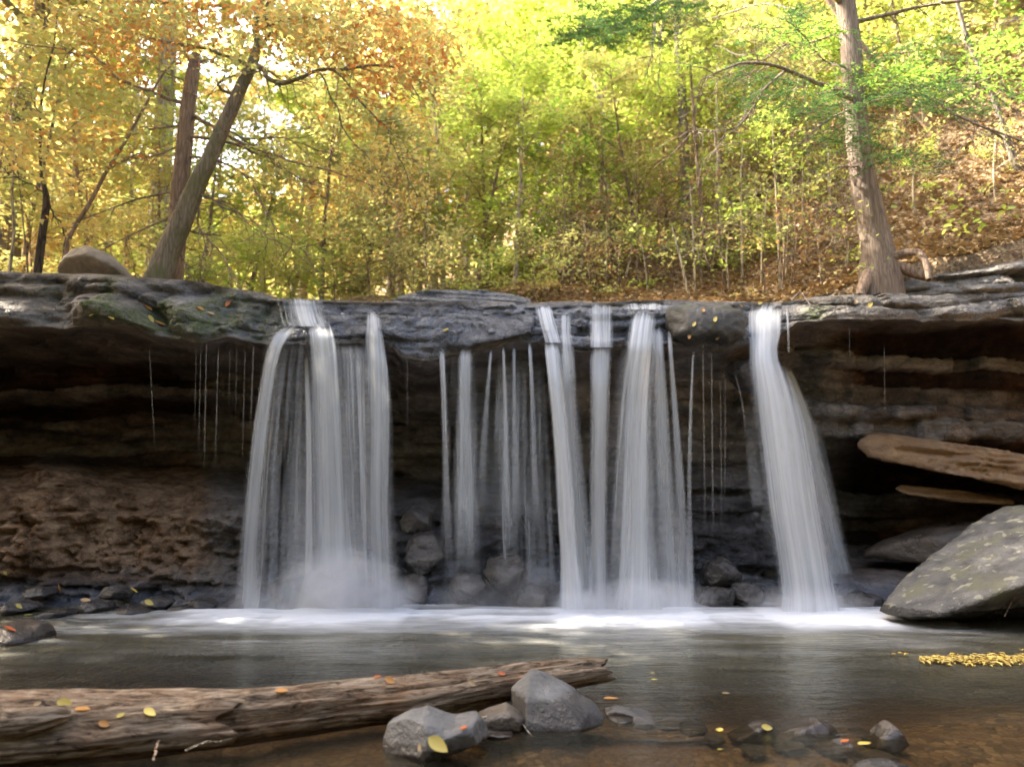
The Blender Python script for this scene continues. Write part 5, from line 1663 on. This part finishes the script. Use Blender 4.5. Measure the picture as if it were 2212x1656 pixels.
for k, (st, r, pal, big) in enumerate(ST_):
    p0 = hit(*st[0])
    y = float(p0[1])
    tu, tv = st[-1]
    n_ = 300 if big else 70
    line_tree('sapling', st, y, r * y / 9, r * .35 * y / 9, TWIG_PALE if k % 3 else TWIG, LKN[pal], seed=200 + k, sides=7,
              branches=[([(st[-2][0], st[-2][1]), (st[-2][0] + 40 * (1 if k % 2 else -1), st[-2][1] - 25), (st[-2][0] + 90 * (1 if k % 2 else -1), st[-2][1] - 30)], .008 * y / 9, .003)],
              leafpts={pal: [(tu, tv + 20, 55, 55, n_, 0), (tu + 20, tv + 110, 50, 45, n_ // 2, 0)]}, ls=.056 * y / 10, group='thin saplings on the slope behind the falls')

# ------------------------------------------------------------------ the wood behind
PR = {
    'broad1': proto_tree('broadleaf_tree', 301, 9.5, 2.9, .28, 4200, .17, BARK_BROWN, PAL['gold']),
    'broad2': proto_tree('broadleaf_tree', 302, 11.0, 3.3, .32, 4600, .17, BARK_GREY, PAL['lime']),
    'broad3': proto_tree('broadleaf_tree', 303, 8.0, 2.7, .18, 4200, .15, BARK_PALE, PAL['lime'], up=.6),
    'young1': proto_tree('young_tree', 304, 5.0, 1.7, .15, 2400, .12, TWIG_PALE, PAL['lime'], up=.65, nb=11),
    'young2': proto_tree('young_tree', 305, 4.2, 1.6, .12, 2200, .11, TWIG, PAL['goldgreen'], up=.65, nb=11),
    'conifer': proto_tree('hemlock_tree', 306, 11.0, 2.6, .12, 9000, .13, BARK_HEM, PAL['hemlock'], 'conifer', up=.75, nb=34),
    'bush1': proto_tree('bush', 307, 1.3, .8, .05, 1100, .055, TWIG, PAL['lime'], up=.6, nb=9, r0=.012),
    'bush2': proto_tree('bush', 308, 1.0, .9, .05, 1000, .052, TWIG, PAL['goldgreen'], up=.6, nb=9, r0=.01),
    'thicket': proto_tree('thicket', 309, 2.6, 1.5, .08, 500, .055, TWIG, PAL['brown'], up=.4, nb=30, r0=.022),
}
USED = set()
LK = {'broad1': 'tall broad tree', 'broad2': 'tall rounded tree', 'broad3': 'layered spreading tree', 'young1': 'young tree', 'young2': 'low young tree', 'conifer': 'feathery hemlock',
      'bush1': 'small leafy bush', 'bush2': 'low spreading bush', 'thicket': 'brown twiggy thicket'}
CN = {'orange': 'orange leaves', 'gold': 'golden leaves', 'goldgreen': 'gold green leaves', 'lime': 'yellow green leaves', 'green': 'fresh green leaves', 'olive': 'dull olive leaves', 'hemlock': 'dark green sprays', 'brown': 'few dry leaves'}


def plant(kind, u, y, pal, sc=1.0, rot=None, sink=0.1):
    pr = PR[kind]
    x = (u - 1106) / FD * (y * CT + (3.5 - CH) * ST)
    z = float(hill(x, y)) - sink
    rng = np.random.default_rng(int(u * 7 + y * 131) % 100000)
    rot = rng.random() * 6.28 if rot is None else rot
    s = (sc * rng.uniform(.9, 1.1), sc * rng.uniform(.9, 1.1), sc * rng.uniform(.92, 1.12))
    grp = {'bush1': 'bushes on the slope', 'bush2': 'bushes on the slope', 'thicket': 'thickets on the slope'}.get(kind, 'trees of the wood behind the falls')
    if kind not in USED:
        USED.add(kind)
        o = pr
        o.location = (x, y, z); o.rotation_euler = (0, 0, rot); o.scale = s; o['group'] = grp
        for c in o.children:
            if c.name.startswith('crown'):
                c.data.materials[0] = PAL[pal]
    else:
        o = dup(pr, (x, y, z), rot, s, '', {'crown': PAL[pal]}, grp)
    later(o, '%s with %s' % (LK[kind], CN[pal]), u, y)


FOREST = [
    # left side: gold and orange in front of green, thinner where the sky shows
    ('young2', 30, 11, 'goldgreen', 1.0), ('young1', 120, 13, 'goldgreen', 1.1), ('young2', 200, 12, 'gold', 1.0), ('young1', 40, 15, 'gold', 1.3), ('young1', 260, 15, 'lime', 1.2), ('young2', 330, 13, 'goldgreen', .9),
    ('broad3', 60, 19, 'goldgreen', .95), ('broad1', -40, 16, 'gold', 1.0), ('broad3', 200, 21, 'goldgreen', .8), ('broad2', 150, 27, 'olive', .85), ('broad3', 330, 24, 'goldgreen', .72), ('young1', 430, 18, 'gold', 1.2),
    ('young2', 420, 13, 'lime', .9), ('young2', 520, 14, 'goldgreen', 1.1), ('young1', 560, 18, 'goldgreen', 1.2), ('broad3', 500, 29, 'lime', .75), ('young1', 620, 15, 'lime', 1.1), ('young2', 690, 13, 'goldgreen', 1.0),
    ('broad1', 640, 32, 'goldgreen', 1.0), ('broad1', 760, 27, 'gold', 1.0), ('young2', 770, 15, 'olive', 1.2), ('young1', 740, 19, 'gold', 1.3), ('broad3', 830, 22, 'gold', .95), ('young2', 850, 13, 'olive', .9),
    # centre: bright yellow green
    ('broad3', 930, 19, 'goldgreen', 1.0), ('broad2', 900, 30, 'goldgreen', 1.1), ('young1', 960, 14, 'olive', 1.0), ('young1', 1010, 16, 'lime', 1.2), ('broad3', 1070, 19, 'lime', 1.0), ('broad2', 1050, 27, 'lime', 1.1),
    ('young2', 1060, 13, 'lime', .9), ('young1', 1140, 14.5, 'lime', 1.1), ('broad3', 1180, 17, 'lime', 1.0), ('broad1', 1160, 25, 'gold', 1.1), ('broad3', 1280, 18, 'lime', 1.05), ('broad2', 1270, 26, 'lime', 1.15),
    ('young2', 1220, 12.5, 'green', .8), ('young1', 1330, 15, 'lime', 1.1), ('conifer', 1130, 33, 'olive', 1.3), ('conifer', 980, 34, 'olive', 1.2), ('broad1', 1390, 21, 'lime', 1.0), ('conifer', 1400, 29, 'olive', 1.25),
    ('broad2', 1200, 36, 'goldgreen', 1.4), ('broad1', 1040, 38, 'gold', 1.4), ('broad2', 1340, 35, 'lime', 1.3),
    # right of centre: greyer, twiggy, then hemlocks
    ('broad3', 1470, 18, 'olive', 1.0), ('conifer', 1540, 20, 'olive', 1.0), ('young1', 1500, 13, 'lime', 1.0), ('young2', 1600, 13.5, 'goldgreen', 1.0), ('broad2', 1570, 26, 'goldgreen', 1.0), ('conifer', 1650, 18, 'olive', .95),
    ('young1', 1660, 14.5, 'lime', 1.1), ('broad3', 1720, 20, 'olive', 1.0), ('broad1', 1700, 29, 'goldgreen', 1.1), ('conifer', 1780, 24, 'olive', 1.0), ('young2', 1740, 15, 'goldgreen', 1.0), ('broad2', 1830, 28, 'goldgreen', 1.1),
    ('broad1', 1930, 23, 'gold', .95), ('conifer', 1900, 19, 'olive', .8), ('broad3', 2000, 24, 'goldgreen', 1.0), ('broad2', 2080, 20, 'olive', .9), ('conifer', 2150, 17, 'olive', .9), ('broad1', 2200, 24, 'olive', 1.1), ('broad3', 2290, 17, 'goldgreen', 1.0),
    ('young2', 2060, 15, 'goldgreen', .8), ('young1', 2240, 13.5, 'goldgreen', .9), ('young2', 1990, 18, 'gold', .9), ('broad2', 2330, 28, 'goldgreen', 1.2), ('broad1', 2080, 32, 'gold', 1.1), ('broad1', 1480, 33, 'goldgreen', 1.3),
    ('young1', 1110, 11.8, 'lime', .75), ('young2', 1020, 12.2, 'goldgreen', .85), ('young1', 1300, 12.6, 'lime', .85), ('young2', 1390, 12, 'goldgreen', .8), ('young1', 1560, 12, 'lime', .8), ('young2', 1450, 13.8, 'lime', .9), ('young1', 1620, 12.2, 'goldgreen', .75), ('young2', 1690, 12.8, 'lime', .8),
    ('young1', 1240, 16.5, 'lime', 1.2), ('broad3', 1370, 18.5, 'goldgreen', 1.0), ('young1', 1420, 17, 'lime', 1.2), ('young2', 1530, 16.5, 'lime', 1.1), ('young1', 1590, 18.5, 'goldgreen', 1.2), ('young1', 1760, 17.5, 'goldgreen', 1.1), ('young2', 1820, 14, 'lime', .8),
    # undergrowth
    ('bush1', 1640, 10.2, 'lime', .9), ('bush1', 1540, 11.2, 'lime', 1.1), ('bush1', 1800, 11.2, 'lime', .8),
    ('bush2', 1460, 10.5, 'lime', 1.0), ('bush1', 1160, 10.2, 'goldgreen', 1.0), ('bush2', 1080, 10.0, 'lime', .9), ('bush1', 980, 10.4, 'olive', 1.1), ('bush2', 890, 10.2, 'olive', 1.1), ('bush1', 800, 10.6, 'olive', 1.3), ('bush2', 720, 10.2, 'goldgreen', 1.3),
    ('bush1', 640, 10.8, 'lime', 1.4), ('bush2', 570, 10.4, 'goldgreen', 1.3), ('bush1', 500, 11, 'lime', 1.3), ('bush2', 1270, 10.4, 'goldgreen', .9), ('bush2', 1960, 12, 'goldgreen', .8), ('bush1', 2060, 11, 'olive', .7), ('bush2', 2130, 12.5, 'goldgreen', .9),
    ('bush1', 1940, 15, 'gold', .9), ('bush2', 220, 10.2, 'gold', 1.3), ('bush1', 60, 10.4, 'goldgreen', 1.4), ('bush1', 300, 11, 'goldgreen', 1.4), ('bush2', 430, 10.4, 'goldgreen', 1.2),
    ('thicket', 1520, 10.2, 'brown', .8), ('thicket', 1650, 10.6, 'brown', .8), ('thicket', 1210, 10.6, 'brown', .8), ('thicket', 1320, 11.5, 'brown', 1.0), ('thicket', 1400, 13, 'brown', 1.2), ('thicket', 1480, 15, 'brown', 1.2), ('thicket', 1600, 16, 'brown', 1.2), ('thicket', 1250, 12, 'brown', .9), ('thicket', 1370, 10.6, 'brown', .8), ('thicket', 930, 11.5, 'brown', 1.0),
    ('thicket', 1700, 13, 'brown', 1.0), ('thicket', 840, 11.2, 'brown', .9), ('thicket', 1560, 13, 'brown', 1.1), ('thicket', 1440, 11.5, 'brown', .9),
]
FOREST += [('broad1', 60, 22, 'gold', 1.5), ('broad1', 640, 23, 'goldgreen', 1.35), ('broad2', 760, 25, 'gold', 1.6), ('broad2', -60, 20, 'goldgreen', 1.4), ('broad1', 130, 19, 'goldgreen', .95), ('broad3', 860, 20, 'orange', 1.1), ('broad1', 850, 28, 'gold', 1.6),
           ('broad3', 2150, 14, 'lime', .8), ('young1', 2080, 12.5, 'lime', .9), ('young2', 2190, 11.5, 'green', .8), ('broad2', 2240, 19, 'goldgreen', 1.0), ('young1', 1990, 14, 'goldgreen', 1.0), ('young1', 2120, 16, 'lime', 1.1), ('broad3', 2040, 18, 'olive', .9)]
FOREST += [('young2', 2010, 11.5, 'lime', .7), ('young1', 2150, 11.0, 'goldgreen', .7), ('young2', 1950, 13, 'lime', .8), ('young1', 2235, 12.5, 'olive', .8), ('young2', 2090, 14, 'goldgreen', .9), ('bush2', 2010, 10.2, 'lime', .7), ('bush1', 2180, 9.8, 'goldgreen', .6), ('bush2', 1950, 10.8, 'goldgreen', .8),
           ('bush1', 700, 14, 'goldgreen', 1.6), ('bush2', 780, 16, 'lime', 1.8), ('bush1', 590, 15, 'goldgreen', 1.8), ('bush2', 870, 15, 'olive', 1.8)]
for a in FOREST:
    plant(*a)
# tall canopy trees up the left bank, over the top of the picture; added to keep the sun off the pool
for k, (x, y, pal, sc) in enumerate([(-8.5, 12.5, 'goldgreen', 1.35), (-11.5, 16.5, 'gold', 1.5), (-13.5, 11, 'goldgreen', 1.4), (-9.5, 8.6, 'goldgreen', 1.2), (-8.3, 9.0, 'gold', 1.2), (-12.5, 8.8, 'gold', 1.3)]):
    u = u_of(x, y, 4)
    plant(['broad2', 'broad1'][k % 2], u, y, pal, sc)

for k, (x, y, pal, sc) in enumerate([(-7.2, 5.4, 'gold', 1.15), (-6.2, 2.6, 'gold', 1.0), (-8.4, 4.4, 'goldgreen', 1.2), (-9.0, 2.6, 'goldgreen', 1.3), (-10.5, 7.2, 'goldgreen', 1.3)]):  # trees added out of view to block sun from pool and foreground
    o = dup(PR[['broad1', 'broad2'][k % 2]], (x, y, float(bedz(x, y)) - .1), k * 1.3, (sc, sc, sc), ['unseen shade tree added low on the left bank beside the pool', 'unseen gold-leaved shade tree added on the left bank closest to the water', 'unseen gold green shade tree added in the middle of the left bank group', 'unseen shade tree added on the left bank nearest the viewer', 'unseen shade tree added behind the other two of the left bank'][k], {'crown': PAL[pal]}, 'unseen shade trees added on the left bank')
# far wood that reads as one mass
rng = np.random.default_rng(5)
far = {k: Buf() for k in ('gold', 'goldgreen', 'lime', 'olive')}
n = 150000
yv = rng.uniform(24, 52, n); uv = rng.uniform(-250, 2450, n)
xv = (uv - 1106) / FD * yv * 1.03
hz = rng.random(n) ** .8 * np.interp(uv, [-250, 100, 260, 480, 620, 760, 900, 2450], [7.5, 7, 5.0, 4.2, 5.2, 8.5, 11, 11])
zv = hill(xv, yv) + hz
cl = fbm(np.stack([xv * .35, yv * .35, zv * .45], -1), 91, 3)
tone = fbm(np.stack([xv * .16, yv * .16, zv * .2], -1), 92, 2) + rng.normal(size=n) * .12
keep = cl > -.10
C = np.stack([xv, yv, zv], -1)[keep]; tone = tone[keep]; uv = uv[keep]
bias = np.interp(uv, [-200, 500, 900, 1300, 1700, 2300], [-.10, -.12, -.02, .06, .12, .06])
tt = tone + bias
fb = Buf()
names = ['gold', 'goldgreen', 'lime', 'olive']
sel = np.digitize(tt, [-.16, .02, .2])
allb = Buf()
mi = []
for k in range(4):
    c = C[sel == k]
    allb.leaves(c, rng.uniform(.18, .42, len(c)), rng, up=.45, aspect=.7)
    mi.append(np.full(len(c), k))
o = allb.build('distant_wood', PAL[names[0]], smooth=False, origin=(0, 30, 0))
for k in range(1, 4):
    o.data.materials.append(PAL[names[k]])
o.data.polygons.foreach_set('material_index', np.concatenate(mi).astype(np.int32))
o['kind'] = 'stuff'; o['label'] = 'far wooded slope in autumn yellow and green'

# leaf litter on the slope
n = 40000
yv = 8.3 + rng.random(n) ** 1.3 * 13; uv = rng.uniform(980, 2450, n)
xv = (uv - 1106) / FD * yv * 1.05
zv = hill(xv, yv) + .02 + rng.random(n) * .03
b = Buf()
b.leaves(np.stack([xv, yv, zv], -1), rng.uniform(.045, .10, n), rng, up=.62, aspect=.65)
LIT = leaf_mat('leaf_litter', [(.36, .23, .12), (.46, .31, .16), (.28, .18, .10), (.54, .40, .22), (.40, .24, .10), (.24, .17, .10)], .15)
o = b.build('leaf_litter', LIT, smooth=False, origin=(4, 10, 4))
o['kind'] = 'stuff'; o['label'] = 'orange brown fallen leaves covering the slope'
settle_labels()
